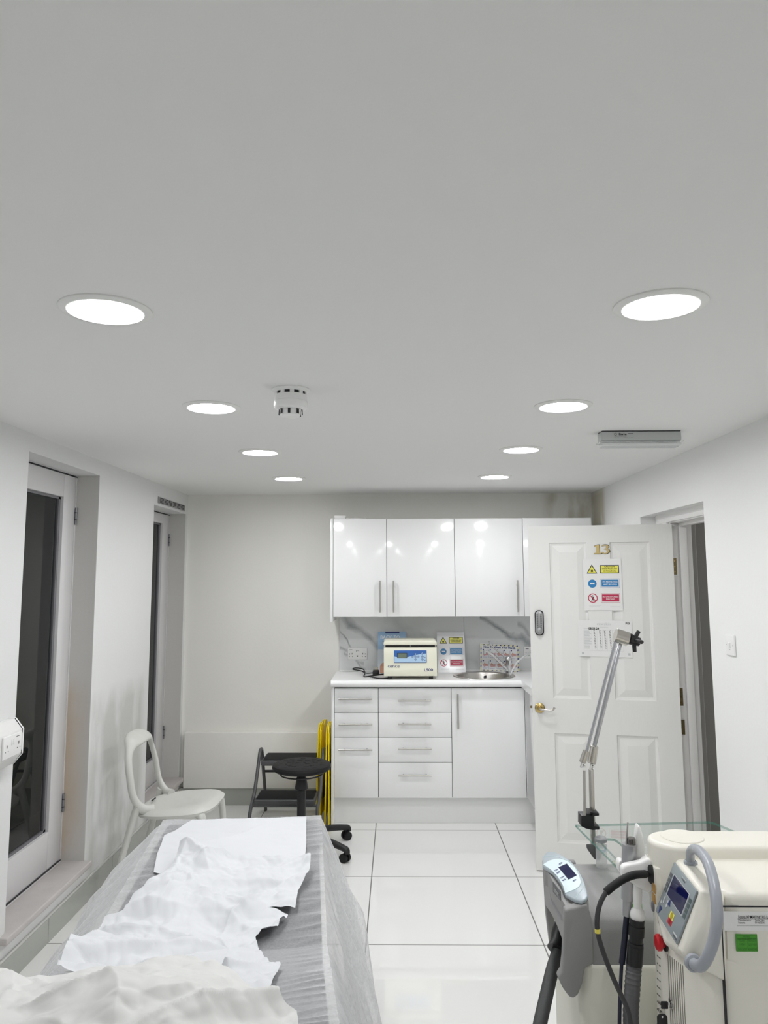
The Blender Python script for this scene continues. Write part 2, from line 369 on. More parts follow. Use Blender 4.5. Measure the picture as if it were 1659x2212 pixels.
# ------------------------------------------------------------------ the room
H = 2.2774; XL, XR, YB, YF = -1.603, 1.487, 5.9117, -1.9
SKX = -1.592
m = MB(); m.box((-1.9, YF-.1, -.06), (2.9, YB+.1, 0), TILE); struct('floor', m)
m = MB(); m.box((-1.9, YF-.1, H), (2.9, YB+.1, H+.08), CEIL); struct('ceiling', m)
m = MB(); m.box((-1.9, YB, 0), (1.487+.1, YB+.1, H), WALLB); struct('wall_back', m)
m = MB(); m.box((-1.9, YF-.1, 0), (2.9, YF, H), PAINT); struct('wall_front', m)
# left wall with two full-height window recesses
W1 = (3.3214, 4.1345, .21, 2.195); W2 = (5.086, 5.862, .195, 2.128); XW = -1.723
m = MB()
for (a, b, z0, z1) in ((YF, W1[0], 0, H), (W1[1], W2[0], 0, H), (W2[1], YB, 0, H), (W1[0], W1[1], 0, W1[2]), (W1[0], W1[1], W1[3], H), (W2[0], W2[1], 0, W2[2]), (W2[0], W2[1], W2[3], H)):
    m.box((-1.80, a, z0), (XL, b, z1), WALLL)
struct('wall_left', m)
m = MB()
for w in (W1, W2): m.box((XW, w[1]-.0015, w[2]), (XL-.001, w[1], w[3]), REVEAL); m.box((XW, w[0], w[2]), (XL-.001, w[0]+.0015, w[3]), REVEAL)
struct('trim_1', m)
# right wall with the doorway
DN, DF, DT = 3.768, 4.747, 2.004
m = MB(); m.box((XR, YF, 0), (XR+.09, DN, H), WALLR); m.box((XR, DF, 0), (XR+.09, YB, H), WALLR); m.box((XR, DN, DT), (XR+.09, DF, H), WALLR)
m.box((XR+.09, YF, 0), (XR+.19, DN+.08, H), WALLR); m.box((XR+.09, 4.52, 0), (XR+.19, YB, H), WALLR); m.box((XR+.09, DN+.08, 1.965), (XR+.19, 4.52, H), WALLR)
struct('wall_right', m)
# hallway beyond the doorway
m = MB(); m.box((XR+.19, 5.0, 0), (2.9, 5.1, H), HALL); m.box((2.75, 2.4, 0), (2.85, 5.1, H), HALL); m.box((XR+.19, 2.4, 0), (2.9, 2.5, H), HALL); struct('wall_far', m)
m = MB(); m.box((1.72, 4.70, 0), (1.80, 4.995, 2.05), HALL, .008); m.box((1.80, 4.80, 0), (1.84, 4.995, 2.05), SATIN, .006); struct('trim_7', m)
hl = bpy.data.lights.new('hallway_fill', 'POINT'); hl.energy = 7; hl.shadow_soft_size = .12; ho = bpy.data.objects.new('hallway_fill', hl); C.objects.link(ho); ho.location = (2.2, 3.1, 2.1)  # unseen fill light added to brighten the hallway
# skirting tiles
m = MB(); m.box((XL, YF, 0), (SKX, YB-.045, .108), SKIRT); m.box((XL, YF, .108), (SKX, YB-.045, .118), mat('skirting_edge', (.56, .56, .54), .4), .002)
for yy in (5.3166, 4.5166, 3.7166): m.box((SKX-.001, yy-.0015, 0), (SKX+.0006, yy+.0015, .108), GROUT)
struct('baseboard_left', m)
m = MB(); m.box((SKX, YB-.045, 0), (-.46, YB, .118), SKIRT)
for xx in (-.95,): m.box((xx-.0015, YB-.0456, 0), (xx+.0015, YB-.045, .118), GROUT)
struct('baseboard_back', m)
m = MB(); m.box((-1.567, YB-.060, .122), (-.46, YB, .516), PAINTW, .003); struct('trim_2', m)
m = MB(); m.box((XR-.012, YF, 0), (XR, DN, .1), SKIRT); struct('baseboard_right', m)
# window boards
SB = []
for i, w in enumerate((W1, W2)):
    m = MB(); m.prism([(XW, w[0]-.03*(i == 0), w[2]-.028), (XL+.036, w[0]-.05, w[2]-.028), (XL+.036, w[1]+.012, w[2]-.028), (XW, w[1]+.012*0, w[2]-.028)], (0, 0, .03), STONE, .006, 3)
    struct('trim_%d' % (i+3), m)
WINP = mat('window_frame_paint', (.63, .62, .625), .45, bump=.1, bscale=120)
# windows
def window(n, w, gl, gz0, gz1, hz):
    y0, y1, z0, z1 = w; root = MB()
    fr = .045
    root.box((XW-.06, y0, z0), (XW, y0+fr, z1), WINP, .003); root.box((XW-.06, y1-.012, z0), (XW, y1, z1), WINP, .002)
    root.box((XW-.06, y0+fr, z1-.006), (XW, y1-.012, z1), WINP, .002); root.box((XW-.06, y0+fr, z0), (XW, y1-.012, z0+.006), WINP, .002)
    o = struct('window_%d' % n, root)
    s = MB(); a0, a1, b0, b1 = y0+fr+.003, y1-.015, z0+.014, z1-.012; g0 = a0+(a1-gl)
    s.box((XW-.05, a0, b0), (XW-.002, g0, b1), WINP, .003); s.box((XW-.05, gl, b0), (XW-.002, a1, b1), WINP, .003)
    s.box((XW-.05, g0, b0), (XW-.002, gl, gz0), WINP, .003); s.box((XW-.05, g0, gz1), (XW-.002, gl, b1), WINP, .003)
    sash = finish('sash', s, o)
    gk = MB(); gs = mat('grey_gasket', (.17, .165, .18), .5)
    for (q0, q1, r0, r1) in ((gl-.022, gl, gz0, gz1), (g0, g0+.022, gz0, gz1), (g0, gl, gz0, gz0+.012), (g0, gl, gz1-.012, gz1)):
        gk.box((XW-.035, q0, r0), (XW-.018, q1, r1), gs)
    finish('gasket', gk, sash)
    g = MB(); g.box((XW-.032, g0, gz0), (XW-.026, gl, gz1), GLASS); finish('glass_pane', g, sash, smooth=False)
    for z in hz:
        h = MB(); h.cyl((XW+.004, y1-.013, z-.045), (XW+.004, y1-.013, z+.045), .006, mat('hinge_grey', (.25, .25, .27), .4, metal=.6), seg=12)
        for k in (-.02, .018): h.cyl((XW+.004, y1-.013, z+k-.002), (XW+.004, y1-.013, z+k+.002), .0068, DARK, seg=12)
        finish('hinge', h, o)
    return o
window(1, W1, 3.975, .403, 2.063, (1.975, .50)); window(2, W2, 5.69, .37, 2.045, (1.93, .52))
m = MB()
for yy in (3.32, 5.09): pass
m.box((-2.75, 2.2, -.06), (-2.65, 7.2, 2.9), NIGHTW); m.box((-2.65, 2.2, -.16), (-1.9, 7.2, -.06), NIGHTW); m.box((-2.65, 7.1, -.06), (-1.9, 7.2, 2.9), NIGHTW)
struct('wall_outside', m)
# dark line above both sashes
m = MB()
for w in (W1, W2): m.box((XW-.003, w[0]+.05, w[3]-.0115), (XW+.0008, w[1]-.004, w[3]-.0060), DARK); 
m.box((XW-.003, W1[0]+.05, W1[2]+.006), (XW+.0008, W1[1]-.004, W1[2]+.011), DARK)
struct('trim_5', m)
# door lining and architrave
JX0, JX1 = 1.577, 1.70
m = MB()
m.box((JX0, 4.503, 0), (JX1, 4.525, 1.968), SATIN, .002); m.box((JX0+.047, 4.484, 0), (JX0+.09, 4.504, 1.95), SATIN, .003)
m.box((JX0, 3.70, 0), (JX1, 3.722, 1.968), SATIN, .002)
m.box((JX0, 3.722, 1.948), (JX1, 4.503, 1.968), SATIN, .002); m.box((JX0+.047, 3.722, 1.93), (JX0+.09, 4.484, 1.949), SATIN, .003)
m.box((JX0-.016, 4.512, 0), (JX0+.002, 4.60, 1.955), SATIN, .004); m.prism([(JX0+.002, 3.71, 1.955), (JX0-.010, 3.71, 1.955), (JX0-.014, 3.71, 1.966), (JX0-.014, 3.71, 1.978), (JX0-.024, 3.71, 1.984), (JX0-.026, 3.71, 2.0038), (JX0+.002, 3.71, 2.0038)], (0, .95, 0), SATIN)
m.box((JX1-.01, 4.53, 0), (JX1+.012, 4.60, 2.0), SATIN, .003)
TR = struct('trim_6', m)
for z in (1.70, .97, .16):
    h = MB(); h.box((JX0+.004, 4.4985, z-.055), (JX0+.036, 4.5035, z+.055), WHITE); h.box((JX0+.002, 4.4975, z-.048), (JX0+.028, 4.5, z+.048), DBRASS)
    for k in (-.03, 0, .03): h.cyl((JX0+.016, 4.4965, z+k), (JX0+.016, 4.498, z+k), .004, BRASS, seg=10)
    h.cyl((JX0-.004, 4.493, z-.05), (JX0-.004, 4.493, z+.05), .006, DBRASS, seg=12)
    finish('hinge', h, TR)
h = MB(); h.box((JX0+.002, 4.4975, .765), (JX0+.030, 4.5, .845), DBRASS); h.box((JX0-.008, 4.490, .800), (JX0+.012, 4.4975, .812), BLACK); finish('latch_plate', h, TR)

# ------------------------------------------------------------------ ceiling panels
def panel_light(loc, label):
    t = thing('ceiling_light', label, 'light', loc, group='round recessed ceiling lights')
    r = MB(); r.lathe([(.1075, 0), (.1075, -.003), (.104, -.0055), (.090, -.0075), (.0885, -.0065)], RIM, c=loc, seg=56); finish('trim_ring', r, t)
    l = MB(); l.lathe([(.0885, -.0065), (.0875, -.008), (.0835, -.0055), (.0825, -.003)], LIP, c=loc, seg=56); finish('diffuser_lip', l, t)
    d = MB(); d.poly([(loc[0]+.083*math.cos(2*PI*k/48), loc[1]+.083*math.sin(2*PI*k/48), loc[2]-.0034) for k in range(48)][::-1], LED); finish('diffuser', d, t, smooth=False)
    return t
rows = [(1.774, 1.776, 'nearest'), (2.834, 2.853, 'second'), (3.874, 3.845, 'third'), (4.923, 4.895, 'farthest')]
first = None
for yl, yr, word in rows:
    for xx, yy, side in ((-.690, yl, 'window'), (.625, yr, 'door')):
        lab = 'round glowing ceiling panel, %s of the four in the row on the %s side' % (word, side)
        if first is None: first = panel_light((xx, yy, H), lab)
        else: dup(first, (xx, yy, H), lab)
for yy in (-.35, -1.35):
    for xx, side in ((.625, 'right'),): dup(first, (xx, yy, H), 'round glowing ceiling panel out of the frame, above %s' % ('the near end of the room' if yy > -1 else 'the very end of the room'))

# smoke detector
P = V((-.3565, 2.575, H)); t = thing('smoke_detector', 'white round smoke detector hanging from the ceiling', 'smoke detector', P)
m = MB(); m.lathe([(.065, 0), (.066, -.004), (.060, -.008), (.054, -.010), (.054, -.012)], WHITE, c=P); finish('base_plate', m, t)
m = MB(); m.lathe([(.050, -.010), (.050, -.021)], DARK, c=P)
for k in range(10): a = 2*PI*k/10+.2; m.box((-.007, -.0025, -.022), (.007, .0025, -.010), WHITE, T=Matrix.Translation(P) @ Matrix.Rotation(a, 4, 'Z') @ Matrix.Translation((0, -.0515, 0)))
finish('air_gap', m, t)
m = MB(); m.lathe([(.052, -.020), (.0555, -.022), (.056, -.042), (.0575, -.044), (.0575, -.060), (.054, -.066), (.040, -.071)], WHITE, c=P); finish('housing', m, t)
m = MB(); m.lathe([(.037, -.070), (.033, -.090), (.028, -.0945), (.022, -.096), (.0215, -.0955), (.0, -.0955)], WHITE, c=P)
for k in range(8):
    a = 2*PI*k/8; m.box((-.0042, -.0012, -.089), (.0042, .0012, -.072), BLACK, T=Matrix.Translation(P) @ Matrix.Rotation(a, 4, 'Z') @ Matrix.Translation((0, -.0352, 0)) @ Matrix.Rotation(-.05, 4, 'X'))
finish('sensor_cage', m, t)
# emergency bulkhead light
P = V((1.075, 3.40, H)); t = thing('emergency_light', 'unlit box-shaped emergency light with clear cover on the ceiling', 'emergency light', P, .012)
F = WM[t]; m = MB(F); m.box((-.175, -.035, -.044), (.175, .035, -.002), mat('fitting_grey', (.50, .52, .51), .45), .006, 3); m.box((-.172, -.0352, -.003), (.172, .033, 0), DARK)
FT = F @ Matrix.Translation((0, -.035, 0))
m2 = MB(); m2.text(FT, 'Eterna', -.083, -.016, .013, INK, bold=.0004, off=.0008); m2.disc(FT, -.114, -.016, .0058, INK, off=.0006); m2.disc(FT, -.114, -.016, .0044, mat('fitting_grey', (0, 0, 0)), off=.0008)
m2.rect(FT, -.120, -.0268, -.066, -.0262, INK, off=.0006); m2.rect(FT, -.06, -.0145, -.037, -.0125, INK, off=.0006)
for i, (a, b) in enumerate(((-.118, -.112), (-.106, -.098), (-.08, -.06), (-.055, -.052), (-.048, -.036))): m2.rect(FT, a, -.032, b, -.031, INK, off=.0006)
finish('housing', m, t); 
m2.mats and finish('printed_label', m2, t, smooth=False)
m = MB(F)
m.prism([(-.182, -.040, -.046), (.182, -.040, -.046), (.182, .040, -.046), (-.182, .040, -.046)], (0, 0, -.004), CLEAR, .001)
m.box((-.176, -.036, -.0665), (.176, .036, -.050), CLEAR, .008, 3)
for k in range(-6, 7): m.box((-.168, k*.005-.0006, -.0675), (.168, k*.005+.0006, -.0663), CLEAR)
finish('clear_cover', m, t)
# wall vent above the far window
t = thing('wall_vent', 'grey louvred air vent above the far window', 'vent', (XL, 5.487, 2.144))
m = MB(); m.box((XL, 5.16, 2.144), (XL+.006, 5.815, 2.190), ALU, .002); finish('vent_frame', m, t)
m = MB()
for k in range(6):
    for j in range(4): m.box((XL+.0058, 5.185+k*.104, 2.151+j*.0092), (XL+.0066, 5.185+k*.104+.088, 2.1560+j*.0092), DARK)
finish('slots', m, t)

# ------------------------------------------------------------------ kitchen units
def bar_handle(p0, p1, out, parent, n='handle'):
    p0, p1, out = V(p0), V(p1), V(out); m = MB(); m.cyl(p0+out*.030, p1+out*.030, .0058, STEEL, seg=16)
    d = (p1-p0).normalized(); L = (p1-p0).length
    for s in (.16, .84): q = p0+d*L*s; m.cyl(q, q+out*.030, .0042, STEEL, seg=12)
    return finish(n, m, parent)
OUT = V((0, -1, 0)); UY = 5.5617; UZ0, UZ1 = 1.366, 2.062
def wall_unit(x0, x1, hx, label):
    t = thing('wall_cabinet', label, 'cabinet', ((x0+x1)/2, (UY+YB)/2, UZ0), group='white gloss wall cabinets')
    m = MB(); m.box((x0, UY+.020, UZ0+.001), (x1, YB, UZ1-.001), GLOSS); finish('cabinet_body', m, t)
    d = MB(); d.box((x0+.0018, UY, UZ0), (x1-.0018, UY+.018, UZ1), GLOSS, .0012); dr = finish('door', d, t)
    g = MB(); g.box((x0-.0005, UY+.0185, UZ0), (x1+.0005, UY+.0195, UZ1), DARK); finish('door_shadow_gap', g, t)  # dark sheet standing in for the shade in the gaps between doors
    if hx: bar_handle((hx, UY, 1.399), (hx, UY, 1.621), OUT, dr)
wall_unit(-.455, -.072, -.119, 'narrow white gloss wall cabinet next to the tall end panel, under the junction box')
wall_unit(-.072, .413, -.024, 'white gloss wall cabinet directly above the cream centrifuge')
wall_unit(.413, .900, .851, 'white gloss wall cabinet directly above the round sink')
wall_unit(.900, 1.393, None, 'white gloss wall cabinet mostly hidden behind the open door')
m = MB(); m.box((-.476, UY-.004, 1.333), (-.456, YB, 2.066), GLOSS, .001); tag(finish('cabinet_end_panel', m), 'slim white end panel closing the run of wall cabinets', 'panel')
m = MB(); m.box((-.452, 5.62, UZ1-.001), (-.370, 5.70, UZ1+.030), WHITE, .003); m.box((-.37, 5.63, UZ1-.001), (-.34, 5.66, UZ1+.012), WHITE, .002); tag(finish('junction_box', m), 'small white junction box on top of the narrow wall cabinet', 'junction box')
m = MB(); m.tube([(-.34, 5.645, UZ1+.006), (-.30, 5.64, UZ1+.010), (-.25, 5.64, UZ1+.006), (-.225, 5.66, UZ1+.01)], .004, WHITE, smooth=4); tag(finish('white_cable', m), 'short white cable trailing along the wall cabinet top', 'cable')
# base units
BY, BZ0, BZ1 = 5.410, .176, .894
def base_unit(x0, x1, label, fronts):
    t = thing('base_cabinet', label, 'cabinet', ((x0+x1)/2, 5.65, 0), group='white gloss base cabinets')
    m = MB(); m.prism([(x0, BY+.020, BZ0), (x1, BY+.020, BZ0), (x1, BY+.020, .902), (x1-.018, BY+.020, .902), (x1-.018, BY+.020, BZ0+.018), (x0+.018, BY+.020, BZ0+.018), (x0+.018, BY+.020, .902), (x0, BY+.020, .902)], (0, YB-BY-.021, 0), GLOSS); finish('cabinet_body', m, t)
    g = MB(); g.box((x0, BY+.0185, BZ0), (x1, BY+.0198, .902), DARK); finish('shadow_gap', g, t)
    for kind, z0, z1, h in fronts:
        d = MB(); d.box((x0+.0018, BY, z0+.0016), (x1-.0018, BY+.018, z1-.0016), GLOSS, .0012); dr = finish(kind, d, t)
        bar_handle(h[0], h[1], OUT, dr)
    return t
base_unit(-.430, -.131, 'narrow three-drawer white base cabinet beside the yellow signs',
          [('drawer', a, b, ((-.400, BY, h), (-.171, BY, h))) for a, b, h in ((.733, BZ1, .826), (.570, .733, .660), (BZ0, .570, .493))])
base_unit(-.131, .365, 'wide four-drawer white base cabinet under the centrifuge',
          [('drawer', a, b, ((.002, BY, h), (.227, BY, h))) for a, b, h in ((.733, BZ1, .816), (.569, .733, .661), (.406, .569, .500), (BZ0, .406, .328))])
base_unit(.365, .861, 'white base cabinet with one plain door under the sink', [('door', BZ0, BZ1, ((.408, BY, .629), (.408, BY, .859)))])
m = MB(); m.box((-.449, BY-.002, 0), (-.431, YB-.062, .902), GLOSS, .001); m.box((-.449, YB-.063, .52), (-.431, YB, .902), GLOSS); tag(finish('cabinet_end_panel', m), 'white end panel closing the base cabinets next to the yellow signs', 'panel')
m = MB(); m.box((-.431, 5.462, 0), (.93, 5.478, BZ0-.002), mat('plinth_white', (.80, .805, .795), .3)); m.box((.915, 4.72, 0), (.93, 5.463, BZ0-.002), mat('plinth_white', (0, 0, 0))); tag(finish('plinth', m), 'long pale plinth board under the base cabinets', 'plinth')
t = thing('base_cabinet', 'corner base cabinet mostly hidden behind the open door', 'cabinet', (1.18, 5.05, 0), group='white gloss base cabinets')
m = MB(); m.box((.885, 4.74, BZ0), (XR-.001, YB, .902), GLOSS); finish('cabinet_body', m, t)
m = MB(); m.box((.863, BY+.003, BZ0), (.884, BY+.02, .902), GLOSS, .001); finish('corner_post', m, t)
m = MB(); m.box((.866, 4.745, BZ0), (.883, BY-.002, .894), GLOSS, .001); finish('door', m, t)
# worktop with round cut-out
SC = V((.612, 5.625, .95)); SR = .208
m = MB(); WT0, WT1 = .903, .950
outer = [(-.452, 5.395, WT0), (.838, 5.395, WT0), (.838, 4.70, WT0), (XR-.001, 4.70, WT0), (XR-.001, YB-.001, WT0), (-.452, YB-.001, WT0)]
m.prism(outer, (0, 0, WT1-WT0), TOP, T=None, holes=[[(SC.x+SR*math.cos(2*PI*k/48), SC.y+SR*math.sin(2*PI*k/48), WT0) for k in range(48)]])
m.cyl((-.452, 5.3955, WT0+.0235), (.838, 5.3955, WT0+.0235), .0232, TOP, seg=20)
tag(finish('worktop', m), 'white L-shaped worktop above the base cabinets', 'worktop')
m = MB(); m.box((-.431, YB-.012, .9505), (.500, YB-.001, UZ0), MARBLE); m.box((.5015, YB-.012, .9505), (XR-.001, YB-.001, UZ0), MARBLE); m.box((-.431, YB-.016, .9505), (XR-.001, YB-.012, .960), WHITE, .002)
tag(finish('splashback', m), 'grey-veined marble effect splashback between worktop and wall cabinets', 'splashback')
m = MB(); m.box((-.434, YB-.018, .9505), (-.4312, YB-.0005, 1.33), WHITE); tag(finish('edge_trim', m), 'thin white vertical trim at the left end of the splashback', 'trim')
# sink
t = thing('sink', 'round stainless steel sink set into the worktop', 'sink', SC)
m = MB(); m.lathe([(SR+.012, .0005), (SR+.010, .004), (SR-.008, .005), (SR-.018, .001), (SR-.024, -.012), (SR-.034, -.12), (SR-.07, -.148), (.03, -.152), (.0, -.153)], STEEL, c=SC, seg=56); finish('bowl', m, t)
m = MB(); m.lathe([(.032, 0), (.032, .004), (.02, .005), (0, .003)], CHROME, T=Matrix.Translation(SC+V((0, 0, -.152)))); finish('drain', m, t)
m = MB(); T0 = frame(SC+V((.03, SR-.027, -.030)), (1, 0, 0)); m.lathe([(.013, 0), (.013, .003), (.009, .004), (.008, .002), (0, .002)], CHROME, T=T0 @ Matrix.Rotation(PI/2, 4, 'X')); m.lathe([(.008, .003), (0, .003)], DARK, T=T0 @ Matrix.Rotation(PI/2, 4, 'X')); finish('overflow', m, t)
# tap
TB = V((.812, 5.795, .9500)); t = thing('mixer_tap', 'chrome mixer tap with angled spout beside the sink', 'tap', TB)
m = MB(); m.lathe([(.027, 0), (.027, .006), (.021, .010), (.0195, .05), (.020, .075), (.024, .085), (.026, .098), (.020, .115), (.008, .124), (0, .125)], CHROME, c=TB); finish('tap_body', m, t)
m = MB(); m.tube([TB+V((-.012, -.012, .020)), (.775, 5.765, 1.000), (.700, 5.735, 1.075), (.655, 5.72, 1.108), (.632, 5.715, 1.110)], lambda f: .0115-.002*f, CHROME, smooth=5, seg=16); m.cyl((.632, 5.715, 1.118), (.630, 5.714, 1.094), .0125, CHROME, seg=20); finish('spout', m, t)
m = MB(); m.tube([TB+V((-.012, -.005, .112)), (.760, 5.78, 1.085), (.690, 5.765, 1.142), (.675, 5.762, 1.165), (.672, 5.76, 1.182)], lambda f: .005 if f < .6 else .005+.004*(f-.6)/.4, CHROME, smooth=4, seg=12); finish('lever', m, t)
m = MB(); m.tube([on_y(1158, 1398, 5.80), on_y(1142, 1411, 5.78), on_y(1120, 1428, 5.74), on_y(1108, 1445, 5.70), on_y(1101, 1464, 5.64)], .0075, FROST, smooth=5, seg=14); tag(finish('drain_hose', m), 'clear plastic hose draining into the sink beside the tap', 'hose')

# double sockets
def socket_plate(F, sw=True, outlets=2, usb=False):
    m = MB(); m.box((-.073, -.009, -.0435), (.073, 0, .0435), WHITE, .003, 3, T=F)
    for cx in ((-.048, .048) if outlets == 2 else (0,)):
        sg = -1 if cx < 0 else 1
        m.rect(F, cx-.003, -.002, cx+.003, .010, INK, .0095) if not usb else m.rect(F, cx-sg*.008-.002, -.006, cx-sg*.008+.002, .005, INK, .0095)
        for dx in (-.011, .011): m.rect(F, cx+dx-.003, -.017 if not usb else -.024, cx+dx+.003, -.0135 if not usb else -.0205, INK, .0095)
        if usb: m.rect(F, cx+sg*.010-.002, -.006, cx+sg*.010+.002, .002, INK, .0095)
    if usb:
        m.rect(F, -.008, .014, .010, .022, WHITE, .0105); m.rect(F, -.010, .012, .0115, .024, INK, .0097); m.disc(F, 0, -.018, .005, INK, .0095); m.rect(F, -.060, .026, -.038, .0295, INK, .0095)
    else:
        for sx in (-.010, .006): m.box((sx-.004, -.0125, .003), (sx+.004, -.008, .026), WHITE, .001, T=F)
        m.rect(F, .025, .029, .052, .0315, INK, .0095)
    return m
F = Matrix.Translation((-.297, YB-.0125, 1.080)); m = socket_plate(F, usb=True); tag(finish('double_socket', m), 'white double socket on the splashback between the end trim and the blue poster', 'socket')
F = Matrix.Translation((1.015, YB-.0125, 1.085)); m = socket_plate(F, usb=True); tag(finish('double_socket', m), 'white double socket behind the clear hose, partly covered by the open door', 'socket')

# centrifuge
CF = V((.0895, 5.42, .950)); t = thing('centrifuge', 'cream benchtop centrifuge with blue control panel on the worktop', 'centrifuge', CF)
x0, x1, y0, y1 = -.093, .272, 5.425, 5.76
m = MB()
pf = [(y0, .972), (y0-.004, .985), (y0-.004, 1.020), (y0+.0, 1.030), (y0+.0, 1.075), (y0+.010, 1.163), (y0+.028, 1.167), (y1, 1.167), (y1, .972)]
m.prism([(x0, a, b) for a, b in pf], (x1-x0, 0, 0), CREAM2, .004); finish('casing', m, t)
m = MB(); m.prism([(x0-.001, y0+.002, 1.181), (x1+.001, y0+.002, 1.181), (x1+.001, y0+.002, 1.200), (x1-.012, y0+.002, 1.208), (x0+.012, y0+.002, 1.208), (x0-.001, y0+.002, 1.200)], (0, .30, 0), CREAM2, .004); finish('lid', m, t)
m = MB(); m.box((x0+.012, y0+.018, 1.160), (x1-.012, y1-.03, 1.184), BLACK); m.box((.089, y0+.016, 1.164), (.091, y0+.019, 1.183), STEEL); finish('lid_gap', m, t)
m = MB()
for fx in (x0+.04, x1-.04):
    for fy in (y0+.03, y1-.04): m = MB(); m.cyl((fx, fy, .950), (fx, fy, .973), .014, BLACK); finish('rubber_foot', m, t)
m = MB(); FP = frame((.0895, y0+.0043-.0022, 1.104), (1, 0, 0), (0, .114, 1)); L5 = mat('panel_blue', (.035, .13, .42), .3); L6 = mat('panel_pale_blue', (.42, .60, .80), .3)
m.box((-.112, -.002, -.041), (.112, .001, .041), L5, .0015, T=FP)
m.fpoly(FP, [(-.109, -.038), (.109, -.038), (.109, .020), (.07, .016), (.03, .008), (-.02, -.004), (-.06, -.010), (-.09, -.004), (-.109, 0)], L6, .0024)
m.rect(FP, -.090, -.012, -.022, .024, INK, .0026); m.rect(FP, -.087, -.009, -.025, .021, LCD, .003)
for (a, b) in ((.035, .016), (.035, -.020), (.035, -.002), (.015, -.002), (.055, -.002), (.082, .020), (.082, -.001), (.082, -.020)):
    r = .009 if a < .06 else .010
    m.fpoly(FP, [(a-r, b), (a, b-r), (a+r, b), (a, b+r)], NAVY if b != 0 else NAVY, .0027); m.fpoly(FP, [(a-r*.72, b), (a, b-r*.72), (a+r*.72, b), (a, b+r*.72)], L6, .003); m.disc(FP, a, b, r*.28, NAVY, .0033, 8)
for b in (-.004, -.024): m.rect(FP, .092, b-.003, .104, b, NAVY, .0027)
finish('control_panel', m, t, smooth=False)
m = MB(); FF = Matrix.Translation((.0895, y0-.004, 0)); m.text(FF, 'cence', -.115, 1.041+.0, .031, NAVY, off=.0006, wide=1.15); finish('lettering', m, t, smooth=False); m = MB(); FF2 = Matrix.Translation((.0895, y0-.0041, 0)); m.text(FF2, 'L500', .123, 1.014, .026, NAVY, off=.0006, bold=.0006, wide=1.2)
finish('lettering', m, t, smooth=False)
# cord and plug
m = MB(); z = .955
m.tube([(-.085, 5.70, z), (-.13, 5.66, z), (-.205, 5.56, z), (-.235, 5.555, z), (-.232, 5.66, z+.01), (-.250, 5.74, z+.03), (-.305, 5.76, z+.035), (-.322, 5.74, z+.028), (-.26, 5.71, z+.02), (-.225, 5.70, z+.006), (-.175, 5.70, z+.008)], .0042, BLACK, smooth=6, seg=8)
m.tube([(-.19, 5.55, z), (-.14, 5.47, z-.001), (-.09, 5.46, z-.001), (-.05, 5.47, z)], .0042, BLACK, smooth=5, seg=8)
cord = finish('power_cord', m, t)
m = MB(); m.hull([(-.178, 5.665, .951), (-.130, 5.665, .951), (-.178, 5.715, .951), (-.130, 5.715, .951), (-.176, 5.668, .984), (-.132, 5.668, .984), (-.176, 5.712, .984), (-.132, 5.712, .984)], BLACK, .004); finish('plug', m, cord)
m = MB(); [m.box((px-.003, 5.688, .984), (px+.003, 5.692, 1.002+.004*(px == -.155)), BRASS if px != -.155 else CHROME) for px in (-.168, -.155, -.142)]; finish('plug_pins', m, cord)

